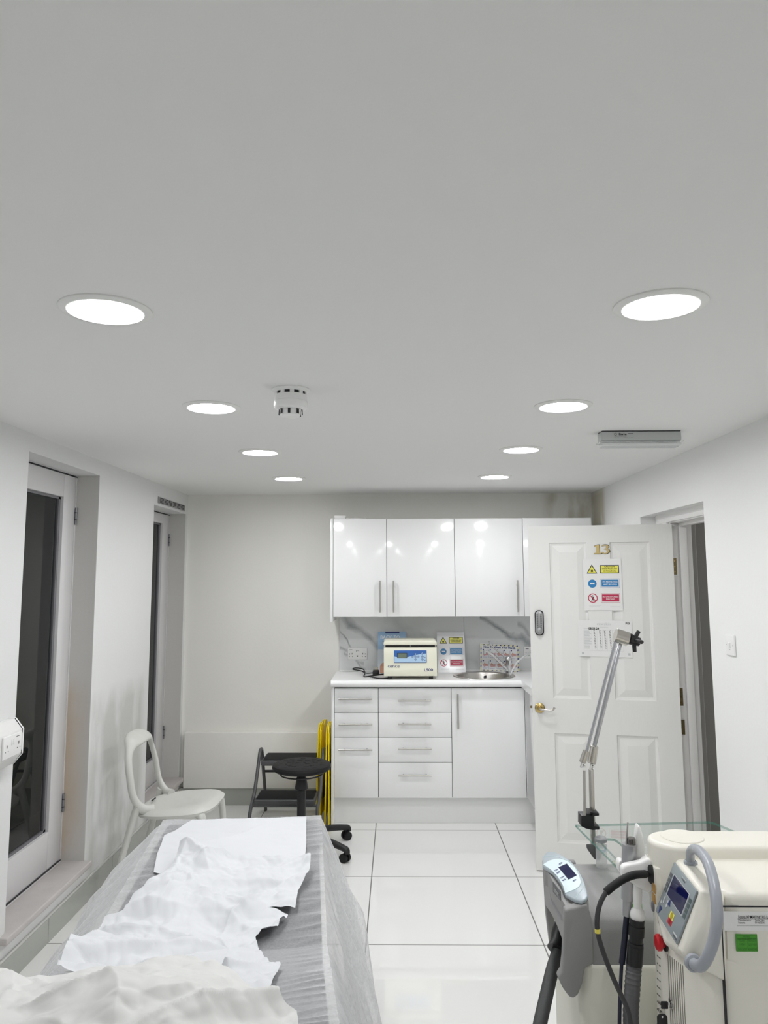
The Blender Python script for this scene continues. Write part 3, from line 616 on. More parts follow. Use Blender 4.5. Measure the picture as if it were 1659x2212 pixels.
# ------------------------------------------------------------------ printed sheets
def safety_sheet(name, F, w, h, word, label, base=GLAM, th=.002):
    m = MB(); m.box((-w/2, 0, 0), (w/2, th, h), base, T=F); s = w/.21
    def S(x, z): return (x*s, z*h)
    # row 1 laser triangle
    cx, cz = -.057*s, .775*h
    def tri(r, mt, off): m.fpoly(F, [(cx-r*.98, cz-r*.62), (cx+r*.98, cz-r*.62), (cx, cz+r*1.12)], mt, off)
    tri(.030*s, INK, .0006); tri(.0225*s, SIGNY, .0009); m.disc(F, cx, cz-.004*s, .006*s, INK, .0012)
    for k in range(8): a = k*PI/4; m.fpoly(F, [(cx+math.cos(a+.35)*.004*s, cz-.004*s+math.sin(a+.35)*.004*s), (cx+math.cos(a)*.0115*s, cz-.004*s+math.sin(a)*.0115*s), (cx+math.cos(a-.35)*.004*s, cz-.004*s+math.sin(a-.35)*.004*s)], INK, .0012)
    X0, X1 = -.012*s, .092*s
    def panel(z0, z1, edge, fill, e=.004):
        m.rect(F, X0, z0*h, X1, z1*h, edge, .0006); m.rect(F, X0+e*s, z0*h+e*s, X1-e*s, z1*h-e*s, fill, .0009)
    panel(.715, .875, INK, SIGNY); xc = (X0+X1)/2
    m.text(F, word, xc, .848*h, .0125*s, INK, .0013, bold=.0003); m.text(F, 'INTENSE PULSED LIGHT', xc, .798*h, .0088*s, INK, .0013, bold=.0003, wide=.88); m.text(F, 'CONTROLLED AREA', xc, .757*h, .0088*s, INK, .0013, bold=.0003, wide=.9)
    # row 2 goggles
    cz = .515*h; m.disc(F, cx, cz, .0235*s, SIGNB, .0006); m.fpoly(F, [(cx-.013*s, cz+.005*s), (cx+.013*s, cz+.005*s), (cx+.011*s, cz-.004*s), (cx+.002*s, cz-.003*s), (cx, cz), (cx-.002*s, cz-.003*s), (cx-.011*s, cz-.004*s)], PAPER, .0012)
    m.rect(F, X0, .435*h, X1, .612*h, SIGNB, .0006); m.rect(F, X0+.0012*s, .439*h, X1-.0012*s, .608*h, PAPER, .0008); m.rect(F, X0+.005*s, .455*h, X1-.005*s, .592*h, SIGNB, .001)
    m.text(F, 'EYE PROTECTION', xc, .548*h, .0118*s, PAPER, .0014, bold=.0002, wide=.85); m.text(F, 'MUST BE WORN', xc, .500*h, .0118*s, PAPER, .0014, bold=.0002, wide=.85)
    # row 3 prohibited
    cz = .235*h; m.disc(F, cx, cz, .0265*s, SIGNR, .0006); m.disc(F, cx, cz, .0215*s, base, .0009)
    m.disc(F, cx, cz+.0125*s, .0035*s, INK, .0012, 12); m.fpoly(F, [(cx-.006*s, cz+.007*s), (cx+.006*s, cz+.007*s), (cx+.005*s, cz-.003*s), (cx+.008*s, cz-.016*s), (cx+.003*s, cz-.016*s), (cx, cz-.005*s), (cx-.004*s, cz-.016*s), (cx-.009*s, cz-.016*s), (cx-.005*s, cz-.003*s)], INK, .0012)
    m.fpoly(F, [(cx-.0185*s, cz+.015*s), (cx-.015*s, cz+.0185*s), (cx+.0185*s, cz-.015*s), (cx+.015*s, cz-.0185*s)], SIGNR, .0015)
    m.rect(F, X0, .150*h, X1, .328*h, SIGNR, .0006); m.rect(F, X0+.0012*s, .154*h, X1-.0012*s, .324*h, PAPER, .0008); m.rect(F, X0+.005*s, .170*h, X1-.005*s, .308*h, SIGNR, .001)
    m.text(F, 'NO UNAUTHORISED', xc, .262*h, .0108*s, PAPER, .0014, bold=.0001, wide=.85); m.text(F, 'PERSONNEL', xc, .216*h, .0108*s, PAPER, .0014, bold=.0001, wide=.85)
    for a, b, z in ((-.078, -.015, .095), (-.078, -.02, .068), (.035, .092, .068)): m.rect(F, a*s, z*h-.001, b*s, z*h+.001, PGREY, .0006)
    return tag(finish(name, m, smooth=False), label, 'sign')
pb = on_y(975, 1452, 5.80); F = frame((.3965, 5.80, .9515), (1, 0, 0), (0, .26, 1))
safety_sheet('safety_sign', F, .205, .295, 'DANGER', 'laminated laser safety sheet leaning on the splashback beside the centrifuge')
# blue poster behind the centrifuge
F = frame((-.038, 5.79, .9515), (1, 0, 0), (0, .22, 1)); m = MB(); m.box((-.105, 0, 0), (.105, .002, .300), SKYL, T=F); m.rect(F, -.105, .17, .105, .300, SKY, .0005)
m.rect(F, -.05, .287, .055, .299, NAVY, .0009); m.text(F, 'BACK TO', -.014, .256, .036, PAPER, .0011, wide=.95); m.rect(F, -.07, .226, .0, .229, NAVY, .0009)
m.fpoly(F, [(-.09, 0), (-.055, 0), (-.055, .072), (-.066, .074), (-.08, .066), (-.09, .045)], SKIN, .0009); m.rect(F, -.085, .048, -.055, .050, mat('nail_line', (.45, .2, .13), .5), .0012)
tag(finish('blue_poster', m, smooth=False), 'pale blue poster standing behind the centrifuge', 'poster')
# hand washing sheet
Fh = on_y(1080, 1454, 5.84); F = frame((.752, 5.845, .9515), (1, -.0, -.045), (0, .22, 1)); m = MB(); w, h = .288, .200
m.box((-w/2, 0, 0), (w/2, .002, h), PAPER, T=F)
SY2 = mat('pale_yellow_print', (.75, .70, .25), .4)
for k in range(18):
    a = -w/2+.006+k*(w-.012)/18; c = SIGNB if False else (NAVY if k % 2 else SY2)
    m.fpoly(F, [(a, h-.012), (a+.0125, h-.012), (a+.0165, h-.004), (a+.004, h-.004)], c, .0006); m.fpoly(F, [(a, .004), (a+.0125, .004), (a+.0165, .009), (a+.004, .009)], c, .0006)
for k in range(11):
    a = .012+k*(h-.028)/11; c = NAVY if k % 2 else SY2
    for X in (-w/2+.004, w/2-.011): m.fpoly(F, [(X, a), (X+.007, a+.004), (X+.007, a+.018), (X, a+.014)], c, .0006)
m.text(F, 'How To Wash Your Hands', 0, h-.024, .0215, NAVY, .0012, bold=.0008, wide=.98)
PK = mat('printed_pink', (.66, .40, .40), .5); PV = mat('printed_mauve', (.55, .55, .64), .5)
for j in range(2):
    for i in range(5):
        a = -w/2+.018+i*.052; b = .096-j*.080
        m.rect(F, a, b, a+.046, b+.066, mat('cell_white', (.84, .84, .86), .4), .0006); m.disc(F, a+.006, b+.060, .005, NAVY, .0009, 12)
        q = random.random(); m.fpoly(F, [(a+.002, b+.030+.01*q), (a+.016, b+.042), (a+.030, b+.034+.01*q), (a+.044, b+.040), (a+.043, b+.020), (a+.026, b+.016+.01*q), (a+.010, b+.014)], PK, .0009)
        m.fpoly(F, [(a+.012, b+.046), (a+.032, b+.030), (a+.035, b+.024), (a+.010, b+.034)], mat('printed_skin_tone', (0, 0, 0)), .0012)
        m.rect(F, a+.003, b+.006, a+.040, b+.009, PV, .0009); m.rect(F, a+.003, b+.001, a+.030, b+.004, PV, .0009)
        if i: m.rect(F, a-.0045, b, a-.0030, b+.06, NAVY, .0009)
tag(finish('hand_washing_sheet', m, smooth=False), 'hand washing instruction sheet with striped border standing behind the tap', 'sign')

# ------------------------------------------------------------------ the open door
DL = V((.776, 4.604, 0)); DH = V((1.573, 4.457, 0)); DW = (DH-DL).length; DA = math.atan2(DH.y-DL.y, DH.x-DL.x)
DF_ = Matrix.Translation(DL) @ Matrix.Rotation(DA, 4, 'Z'); DN_ = DF_.to_3x3() @ V((0, -1, 0))
def dpx(u, v, off=0): return DF_.inverted() @ on_plane(u, v, DL+DN_*off, DN_)
DOORM = mat('embossed_door_white', (.80, .795, .78), .4); nt = DOORM.node_tree
tcn = nt.nodes.new('ShaderNodeTexCoord'); mpn = nt.nodes.new('ShaderNodeMapping'); mpn.inputs['Scale'].default_value = (260, 260, 9); nn = nt.nodes.new('ShaderNodeTexNoise'); nn.inputs['Scale'].default_value = 1; nn.inputs['Detail'].default_value = 3
bn = nt.nodes.new('ShaderNodeBump'); bn.inputs['Strength'].default_value = .35; bn.inputs['Distance'].default_value = .0015
nt.links.new(tcn.outputs['Object'], mpn.inputs[0]); nt.links.new(mpn.outputs[0], nn.inputs[0]); nt.links.new(nn.outputs[0], bn.inputs['Height']); nt.links.new(bn.outputs[0], nt.nodes['Principled BSDF'].inputs['Normal'])
door = bpy.data.objects.new('door_1', None); C.objects.link(door); door.location = DL; door.rotation_euler = (0, 0, DA); WM[door] = DF_; door['kind'] = 'structure'
ZB, ZT = .006, 1.940
px = [(dpx(1184, 1172), dpx(1276, 1510)), (dpx(1316, 1172), dpx(1418, 1515)), (dpx(1200, 1584), dpx(1292, 1828)), (dpx(1333, 1588), dpx(1433, 1832))]
xs = [(.113, .345), (.450, .682)]; zs = [(.930, 1.835), (.165, .745)]
xs = [((px[0][0].x+px[2][0].x)/2, (px[0][1].x+px[2][1].x)/2), ((px[1][0].x+px[3][0].x)/2, (px[1][1].x+px[3][1].x)/2)]
zs = [((px[0][1].z+px[1][1].z)/2, (px[0][0].z+px[1][0].z)/2), ((px[2][1].z+px[3][1].z)/2, (px[2][0].z+px[3][0].z)/2)]
m = MB(DF_)
gx = sorted([0, DW]+[a for p in xs for a in p]); gz = sorted([ZB, ZT]+[a for p in zs for a in p])
for i in range(len(gx)-1):
    for j in range(len(gz)-1):
        a, b, c, d = gx[i], gx[i+1], gz[j], gz[j+1]
        if i in (1, 3) and j in (1, 3):
            prev = None; rings = [(0, 0), (.004, .009), (.016, .0115), (.056, .002)]
            for ins, dep in rings:
                R = [(a+ins, dep, c+ins), (b-ins, dep, c+ins), (b-ins, dep, d-ins), (a+ins, dep, d-ins)]
                if prev:
                    for k in range(4): m.add([prev[k], prev[(k+1) % 4], R[(k+1) % 4], R[k]], [[0, 1, 2, 3]], DOORM)
                prev = R
            m.add(prev, [[0, 1, 2, 3]], DOORM)
        else: m.add([(a, 0, c), (b, 0, c), (b, 0, d), (a, 0, d)], [[0, 1, 2, 3]], DOORM)
m.add([(0, 0, ZB), (0, .04, ZB), (0, .04, ZT), (0, 0, ZT), (DW, 0, ZB), (DW, .04, ZB), (DW, .04, ZT), (DW, 0, ZT)], [[0, 1, 2, 3], [4, 7, 6, 5], [0, 4, 5, 1], [3, 2, 6, 7], [1, 5, 6, 2]], DOORM)
bmv = m; leaf = finish('door_leaf', m, door, smooth=False)
# numerals 13
m = MB(); a = dpx(1281, 1197); b = dpx(1310, 1176)
def num(F, x, z, pts, s): m.prism([(x+p*s, 0, z+q*s) for p, q in pts], (0, -.003, 0), INK, T=F); m.prism([(x+p*s*.93+.003*s, -.003, z+q*s*.93+.03*s) for p, q in pts], (0, -.0012, 0), GOLD, T=F)
one = [(.08, 0), (.92, 0), (.92, .08), (.70, .12), (.70, 1), (.52, 1), (.12, .86), (.12, .78), (.36, .80), (.36, .12), (.08, .08)]
three = [(.05, .20), (.12, .08), (.40, -.02), (.70, .02), (.95, .18), (.98, .34), (.88, .48), (.66, .56), (.85, .66), (.90, .82), (.76, .97), (.46, 1.02), (.20, .96), (.10, .82), (.24, .80), (.36, .92), (.56, .92), (.62, .80), (.56, .64), (.34, .56), (.34, .50), (.60, .46), (.70, .32), (.62, .12), (.42, .06), (.20, .22)]
sz = b.z-a.z; num(DF_, a.x, a.z, one, sz*.62 if False else sz); m2 = m; num(DF_, a.x+.043, a.z, three, sz)
m.v = m.v; finish('door_number', m, door, smooth=False)
# code lock
a = dpx(1156, 1372); b = dpx(1174, 1318); cx = (a.x+b.x)/2; w = (b.x-a.x)/2; 
def rr(cx, cz, w, h, r, n=5):
    out = []
    for (sx, sz_, a0) in ((1, -1, -PI/2), (1, 1, 0), (-1, 1, PI/2), (-1, -1, PI)):
        for k in range(n+1): q = a0+PI/2*k/n; out.append((cx+sx*(w-r)+r*math.cos(q), 0, cz+sz_*(h-r)+r*math.sin(q)))
    return out
zc = (a.z+b.z)/2; hh = (b.z-a.z)/2
m = MB(DF_); m.prism(rr(cx, zc, w, hh, w*.85), (0, -.012, 0), BLACK, .002); lock = finish('code_lock', m, door)
m = MB(DF_); m.prism([p+V((0, -.012, 0)) for p in map(V, rr(cx, zc, w-.0055, hh-.0055, (w-.0055)*.85))], (0, -.010, 0), SILV, .003); finish('lock_face', m, lock)
m = MB(DF_)
for r_ in range(7):
    for k in (-1, 1): m.tube([(cx+k*.0105, -.020, zc+hh*.66-r_*.0125), (cx+k*.0105, -.028, zc+hh*.66-r_*.0125)], .0042, mat('steel_dark', (.25, .25, .26), .3, metal=.8), 10)
finish('lock_buttons', m, lock)
m = MB(DF_); m.lathe([(.0135, 0), (.0135, .008), (.011, .013), (0, .016)], SILV, T=Matrix.Translation((cx, -.020, zc-hh*.58)) @ Matrix.Rotation(PI/2, 4, 'X'), sq=(1, 1.25)); finish('lock_knob', m, lock)
# lever handle
a = dpx(1166, 1529); m = MB(DF_); m.lathe([(.0285, 0), (.0285, .004), (.024, .008), (.014, .010), (.011, .03), (0, .031)], BRASS, T=Matrix.Translation((a.x, 0, a.z)) @ Matrix.Rotation(PI/2, 4, 'X')); hd = finish('door_handle', m, door)
e = dpx(1198, 1526, .05); m = MB(DF_); m.tube([(a.x, -.040, a.z), (a.x+.02, -.048, a.z-.003), (a.x+.045, -.05, a.z-.004), (e.x-.014, -.05, a.z-.003), (e.x-.004, -.052, a.z+.005), (e.x-.001, -.054, a.z+.011)], lambda f: .0065-.001*f+(.0015 if f > .9 else 0), NICKEL, smooth=5); m.cyl((a.x, -.028, a.z), (a.x, -.046, a.z), .0085, BRASS); finish('lever', m, hd)
m = MB(DF_); m.box((-.0012, .008, a.z-.028), (0, .032, a.z+.075), DBRASS); m.box((-.012, .012, a.z-.005), (0, .028, a.z+.008), DBRASS, .002); finish('latch', m, door)
# sheets on the door
a = dpx(1258, 1208); b = dpx(1341, 1320); c0 = dpx(1265, 1319); cxx = (a.x+b.x)/2
F = DF_ @ Matrix.Translation((dpx(1302, 1264).x, -.0035, c0.z+.002)); safety_sheet('safety_sign', F, .213, a.z-c0.z, 'CAUTION', 'white laser safety notice fixed to the open door under number 13', base=PAPER, th=.003)
a = dpx(1251, 1342); b = dpx(1363, 1420); F = DF_ @ Matrix.Translation(((a.x+b.x)/2, -.0022, b.z)) @ Matrix.Rotation(.015, 4, 'Y'); w, h = .297, .205; m = MB(); m.box((-w/2, 0, 0), (w/2, .0016, h), PAPER, T=F)
m.text(F, 'rawskin', -.005, h-.020, .021, PGREY, .0006, wide=1.2); m.rect(F, -.03, h-.038, .018, h-.0365, PGREY); m.text(F, 'P13', .125, h-.014, .015, INK, .0006, bold=.0006)
m.text(F, '08.03.24', -.062, h-.047, .017, INK, .0006, bold=.0005); m.rect(F, -.118, h-.0475, -.09, h-.0455, PGREY)
for k in range(17): m.rect(F, -.116, h-.058-k*.0064, -.116+.028+.014*random.random(), h-.0555-k*.0064, PGREY)
for xx in (-.118, -.074, -.045, -.015, .012, .04, .068, .10): m.rect(F, xx, .034, xx+.0008, .150, PGREY)
for zz in (.034, .151): m.rect(F, -.118, zz, .10, zz+.0008, PGREY)
for ci, cxk in enumerate((-.060, -.029, -.002, .026)):
    for k in range(12):
        q = .147-k*.0088; z_ = cxk+k*.0006; m.fpoly(F, [(z_-.004, q), (z_-.001, q-.005), (z_+.005, q+.002), (z_+.004, q+.003), (z_-.001, q-.002), (z_-.003, q+.002)], INK, .0006)
for k in range(3): q = .060-k*.008; m.fpoly(F, [(.056, q), (.059, q-.005), (.065, q+.002), (.064, q+.003), (.059, q-.002), (.057, q+.002)], INK, .0006)
for xx, zz in ((-.13, .012), (.125, .012)): m.rect(F, xx, zz, xx+.012, zz+.012, PGREY)
tag(finish('checklist_sheet', m, smooth=False), 'ticked cleaning checklist with handwritten date taped to the open door', 'paper')

# light switch on the right wall, trunking on the left wall
P = V((XR, 3.535, 1.338)); F = frame(P, (0, -1, 0)); t = thing('light_switch', 'white light switch on the wall beside the doorway', 'switch', P)
m = MB(); m.box((-.046, -.009, -.046), (.046, 0, .046), WHITE, .004, 3, T=F); 
for k in (-1, 1): m.disc(F, k*.032, 0, .003, STEEL, .0095, 12)
finish('switch_plate', m, t); m = MB(); m.box((-.009, -.0135, -.013), (.009, -.008, .013), WHITE, .002, T=F @ Matrix.Rotation(.08, 4, 'X')); m.rect(F, -.005, -.021, .006, -.0195, INK, .0096); finish('rocker', m, t)
t = thing('dado_trunking', 'white dado trunking ending beside the near window', 'trunking', (XL, 1.6, .90)); TZ0, TZ1, TXo = .893, 1.072, XL+.062
def tprof(y, g=0): return [(XL+.001, y, TZ0-g), (XL+.030, y, TZ0-g), (TXo+g, y, TZ0+.040), (TXo+g, y, TZ1-.040), (XL+.030, y, TZ1+g), (XL+.001, y, TZ1+g)]
m = MB(); m.prism(tprof(-1.8), (0, 5.055, 0), WHITE, .002); finish('trunking_body', m, t)
m = MB(); m.prism(tprof(3.258, .003), (0, .010, 0), WHITE, .0015); finish('end_cap', m, t)
m = MB(); m.prism([(XL+.029, 3.254, TZ1-.001), (XL+.031, 3.254, TZ1+.001), (TXo+.001, 3.254, TZ1-.040), (TXo+.001, 3.254, TZ1-.055), (TXo-.002, 3.254, TZ1-.055), (TXo-.002, 3.254, TZ1-.042)], (0, .0045, 0), DARK); finish('end_joint', m, t); m = MB(); m.prism([(XL+.029, 3.254, TZ0+.001), (TXo+.001, 3.254, TZ0+.040), (TXo+.001, 3.254, TZ0+.055), (TXo-.002, 3.254, TZ0+.055), (TXo-.002, 3.254, TZ0+.042)], (0, .0045, 0), DARK); finish('end_joint', m, t)
F = frame((TXo, 3.165, .983), (0, 1, 0)); m = socket_plate(F); tag(finish('double_socket', m), 'white switched double socket on the wall trunking by the near window', 'socket')

# ------------------------------------------------------------------ stool
SP = V((-.590, 4.92, 0)); t = thing('stool', 'black round swivel stool on castors', 'stool', SP)
m = MB(); m.lathe([(.0, .472), (.10, .470), (.165, .474), (.178, .484), (.181, .496), (.176, .508), (.160, .514), (.10, .513), (0, .512)], RUBBER, c=SP, seg=48)
for k in range(26):
    r = [.035, .085, .13][0 if k < 4 else 1 if k < 13 else 2]; a = k*2.4; q = SP+V((r*math.cos(a), r*math.sin(a), .5125)); m.lathe([(.016, 0), (.014, .0025), (0, .003)], RUBBER, c=q, seg=14)
for k in range(4): a = PI/4+k*PI/2; q = SP+V((.09*math.cos(a), .09*math.sin(a), .513)); m.lathe([(.011, 0), (.010, .004), (.007, .0025), (0, .002)], BLACK, c=q, seg=14)
finish('seat', m, t)
m = MB(); m.tube([SP+V((.128*math.cos(2*PI*k/24), .128*math.sin(2*PI*k/24), .450)) for k in range(25)], .0045, BLACK, 8)
for a in (.4, 2.5, 4.6): m.tube([SP+V((.03*math.cos(a), .03*math.sin(a), .468)), SP+V((.128*math.cos(a), .128*math.sin(a), .450))], .0045, BLACK, 8)
finish('lever_ring', m, t)
m = MB(); m.lathe([(.018, .47), (.020, .445), (.030, .425), (.040, .375), (.040, .365), (.027, .355), (.026, .16), (.038, .155), (.040, .145), (.034, .14), (.030, .07)], BLACK, c=SP); finish('gas_column', m, t)
for k in range(5):
    a = k*2*PI/5+math.atan2(4.725-4.92, -.297+.590); d = V((math.cos(a), math.sin(a), 0)); s = V((-d.y, d.x, 0)); R = .335
    m = MB(); m.tube([SP+V((0, 0, .105)), SP+d*.10+V((0, 0, .105)), SP+d*.24+V((0, 0, .090)), SP+d*(R-.02)+V((0, 0, .078)), SP+d*(R+.012)+V((0, 0, .070)), SP+d*(R+.016)+V((0, 0, .050))], lambda f: .027-.008*f, BLACK, 12, 4, flat=.8); lg = finish('leg', m, t)
    m = MB()
    for sg in (-1, 1): q = SP+d*R+V((0, 0, .026)); m.tube([q+s*sg*.007, q+s*sg*.024], .026, RUBBER, 20)
    m.tube([SP+d*R+V((0, 0, .03)), SP+d*R+V((0, 0, .065))], .008, BLACK, 10); m.tube([SP+d*R-s*.022+V((0, 0, .026)), SP+d*R+s*.022+V((0, 0, .026))], .008, BLACK, 10)
    finish('castor', m, lg)

# ------------------------------------------------------------------ step stool
t = thing('step_stool', 'grey two-step folding step stool with black treads against the back wall', 'step stool', (-.73, 5.45, 0), 0)
MAT_T = mat('tread_mat', (.012, .012, .013), .75, spec=.3, bump=.4, bscale=400); L, R = -.945, -.515
for nm, z0, ya, yb, xa, xb in (('step', .428, 5.36, 5.60, L+.028, R-.028), ('step', .228, 5.17, 5.40, L+.018, R-.018)):
    m = MB(); m.box((xa, ya, z0-.034), (xb, yb, z0), GREY, .008, 3); st = finish(nm, m, t); m = MB(); m.box((xa+.012, ya+.012, z0), (xb-.012, yb-.012, z0+.004), MAT_T, .003); finish('tread', m, st)
for nm, X in (('side_frame', L), ('side_frame', R)):
    m = MB(); m.tube([(X-.012*(1 if X == L else -1), 5.12, .004), (X, 5.15, .16), (X+.006, 5.26, .25), (X+.01, 5.37, .40), (X+.01, 5.42, .465), (X+.01, 5.46, .480), (X+.01, 5.50, .465), (X+.01, 5.56, .35), (X+.006, 5.68, .15), (X+.003, 5.74, .004)], .0115, GREY, 12, 6); finish(nm, m, t)
m = MB(); m.tube([(L+.003, 5.62, .30), (R-.003, 5.62, .30)], .009, GREY, 10); finish('cross_bar', m, t); m = MB(); m.tube([(L+.004, 5.18, .190), (R-.004, 5.18, .190)], .009, GREY, 10); finish('cross_bar', m, t)

# ------------------------------------------------------------------ folded wet floor signs
def wet_sign(x, y, label, rz=0):
    t = thing('wet_floor_sign', label, 'wet floor sign', (x, y, 0), rz, 'folded yellow floor signs')
    for k, tilt in ((-1, .012), (1, -.012)):
        F = WM[t] @ Matrix.Translation((k*.0135, 0, 0)) @ Matrix.Rotation(tilt*k*-1*-k, 4, 'Y')
        m = MB(F); out = [(-.004, -.150, 0), (-.004, -.150, .03), (-.004, -.125, .60), (-.004, -.10, .64), (-.004, -.03, .648), (-.004, -.02, .625), (-.004, .02, .625), (-.004, .03, .648), (-.004, .10, .64), (-.004, .125, .60), (-.004, .150, .03), (-.004, .150, 0), (-.004, .12, 0), (-.004, .10, .05), (-.004, -.10, .05), (-.004, -.12, 0)]
        m.prism(out, (.008, 0, 0), YELLOW, .0015)
        m.box((-.008, -.105, .52), (.008, -.095, .60), YELLOW, .002); p = finish('panel', m, t)
        m = MB(F); X = k*.0046; m.poly([(X, -.07, .14), (X, .07, .14), (X, .0, .27)], INK); finish('warning_triangle', m, p, smooth=False); m = MB(F); m.poly([(X, -.06, .34), (X, .06, .34), (X, .06, .40), (X, -.06, .40)], INK); finish('warning_print', m, p, smooth=False)
    m = MB(WM[t]); m.tube([(-.014, -.02, .618), (.014, -.02, .618)], .006, YELLOW, 10); finish('hinge', m, t)
wet_sign(-.524, 5.60, 'folded yellow wet floor sign nearest the step stool', -.11); wet_sign(-.4745, 5.52, 'folded yellow wet floor sign pressed against the base cabinet')

# ------------------------------------------------------------------ moulded chair
t = thing('plastic_chair', 'pale one-piece plastic chair with open arched back under the far window', 'chair', (-1.18, 4.37, 0), math.radians(-2)); WMc = WM[t]
T = WMc   # local: +x front, y across, seat centre at origin
m = MB(T)
def seat_pt(u, v, top):
    a = 2*PI*u; c, s = math.cos(a), math.sin(a); n = 3.6 if c > 0 else 2.6
    r = (abs(c)**n+abs(s)**n)**(-1/n)*v; x, y = .215*r*c, .235*r*s*(1-.05*(c < 0)*abs(c))
    dish = -.018*math.exp(-((x+.03)**2+y*y)/.02); edge = -.022*max(0, (v-.80)/.20)**2
    z = .452+dish+.012*(x/.2)+edge if top else .452+dish+.012*(x/.2)-.036
    return V((x, y, z))
N = 56
vs = []; fs = []
rings = [(.05, 1), (.35, 1), (.6, 1), (.8, 1), (.9, 1), (.96, 1), (1, 1), (.985, 0), (.9, 0), (.6, 0), (.2, 0)]
for v_, tp in rings:
    for k in range(N): vs.append(seat_pt(k/N, v_, tp))
for i in range(len(rings)-1):
    for k in range(N): fs.append([i*N+k, i*N+(k+1) % N, (i+1)*N+(k+1) % N, (i+1)*N+k])
fs.append(list(range(N))); fs.append([(len(rings)-1)*N+k for k in range(N)])
m.add(vs, fs, CHAIRM); finish('seat', m, t, ang=60)
m = MB(T)
bp = [(-.10, -.150, .435), (-.145, -.178, .448), (-.190, -.196, .510), (-.215, -.195, .62), (-.232, -.175, .700), (-.240, -.130, .757), (-.245, -.07, .776), (-.246, 0, .780), (-.245, .07, .776), (-.240, .130, .757), (-.232, .175, .700), (-.215, .195, .62), (-.190, .196, .510), (-.145, .178, .448), (-.10, .150, .435)]
def br(f): e = abs(f-.5)*2; return .019+.032*math.exp(-(e/.30)**4)+.012*max(0, e-.75)/.25
m.tube(bp, br, CHAIRM, 18, 6, flat=lambda f: .30+.50*min(1, abs(f-.5)*2/.6), up=(1, 0, 0)); m.box((-.155, -.03, .4455), (-.147, .03, .4505), DARK, .002); finish('backrest', m, t, ang=60)
for (sx, sy) in ((-1, -1), (-1, 1), (1, -1), (1, 1)):
    m = MB(T)
    if sx < 0: pts = [(-.17, sy*.185, .46), (-.190, sy*.190, .40), (-.235, sy*.205, .22), (-.29, sy*.222, .0)]
    else: pts = [(.150, sy*.175, .425), (.172, sy*.188, .40), (.192, sy*.200, .22), (.205, sy*.208, .0)]
    m.tube(pts, lambda f: .028-.011*f, CHAIRM, 14, 6, flat=.8); finish('leg', m, t, ang=60)

# ------------------------------------------------------------------ treatment couch
CA = V((-.605, 3.155, 0)); CD = V((.110, -.994, 0)).normalized(); CS = V((-CD.y, CD.x, 0)) ; HW = .292   # CS points to +x (right)
def cpt(s, w, z): return CA+CD*s+CS*w+V((0, 0, z))     # s from far end towards the camera, w right of centre
def topz(s): return .700 if s < 1.10 else .700+(s-1.10)*.30 if s < 1.9 else .94
t = thing('treatment_couch', 'dark grey padded treatment couch under translucent covers', 'treatment couch', CA+CD*.95, math.atan2(CD.y, CD.x))
def slab(s0, s1, th, mt, hw=HW, n=10):
    m = MB(); pr = []
    ss = [s0+(s1-s0)*i/n for i in range(n+1)]
    m.prism([cpt(s, -hw, topz(s)-.002) for s in ss]+[cpt(s, -hw, topz(s)-th) for s in ss[::-1]], CS*2*hw, mt, .018, 3); return m
finish('mattress', slab(0, 1.085, .075, COUCHM), t); finish('backrest', slab(1.10, 1.93, .075, COUCHM), t)
fm = mat('couch_frame_white', (.65, .65, .66), .4)
m = MB()
for w in (-.20, .20): m.tube([cpt(.08, w, .600), cpt(1.85, w, .600)], .018, fm, 10)
for s in (.08, .9, 1.1, 1.85): m.tube([cpt(s, -.20, .600), cpt(s, .20, .600)], .018, fm, 10)
finish('frame', m, t)
for s in (.25, 1.7):
    for w in (-.22, .22): m = MB(); m.tube([cpt(s, w*.9, .60), cpt(s, w, .002)], .02, fm, 12); finish('leg', m, t)

def fbm(p, o=3): return noise.fractal(p, .5, 2.0, o)
# elasticated non-woven cover
def cover_skirt(u, v):
    # perimeter: left side near -> far end -> right side near
    Ls, Lf = 1.93, 2*HW; tot = 2*Ls+Lf; d = u*tot; rc = .05
    if d < Ls: s, w, n = Ls-d, -HW, -CS
    elif d < Ls+Lf: s, w, n = 0, -HW+(d-Ls), -CD
    else: s, w, n = d-Ls-Lf, HW, CS
    # blend normals round the far corners
    for c0, na, nb in ((Ls, -CS, -CD), (Ls+Lf, -CD, CS)):
        k = (d-c0)/.09
        if -1 < k < 1: n = (na*(1-(k+1)/2)+nb*((k+1)/2)).normalized()
    tz = topz(s); side = 1 if w > 0 else -1
    fall = .50 if n.dot(CS) > .3 else .36
    fold = fbm(V((d*11, v*.7, 3.1)), 2)*.060+math.sin(d*52+3*fbm(V((d*3, v*.6, 0)), 1))*.010+.012*(1-abs(noise.noise(V((d*17, v*.9, 8.)))*2))
    flare = (.14 if n.dot(CS) > .3 else (.27 if n.dot(CS) < -.3 else .05))*v**.75
    out = .012+flare+fold*min(1, v*2.2)
    z = tz+.008-v*fall*(1+.06*fbm(V((d*3, 0, 7))))-.012*(1-math.cos(min(v*12, PI/2)))
    if v < .02: z = tz+.008
    return cpt(s, w, 0)+n*max(out, .006)+V((0, 0, max(z, .01)))
m = MB(); m.grid(cover_skirt, 460, 26, VEIL)
def cover_top(u, v):
    s = v*1.93; w = -HW-.012+u*(2*HW+.024); e = min(u, 1-u)*2*HW
    b = (.004+.030*max(0, .35-abs(noise.noise(V((s*20+w*5, w*5, 1)))))*(.5+.5*noise.noise(V((s*5, 2, w)))))*math.exp(-(e/.09)**2)
    return cpt(s, w, topz(s)+.008+b)
m.grid(cover_top, 90, 300, VEIL)
tag(finish('couch_cover', m, ang=180), 'translucent white non-woven cover gathered over the couch sides', 'couch cover')

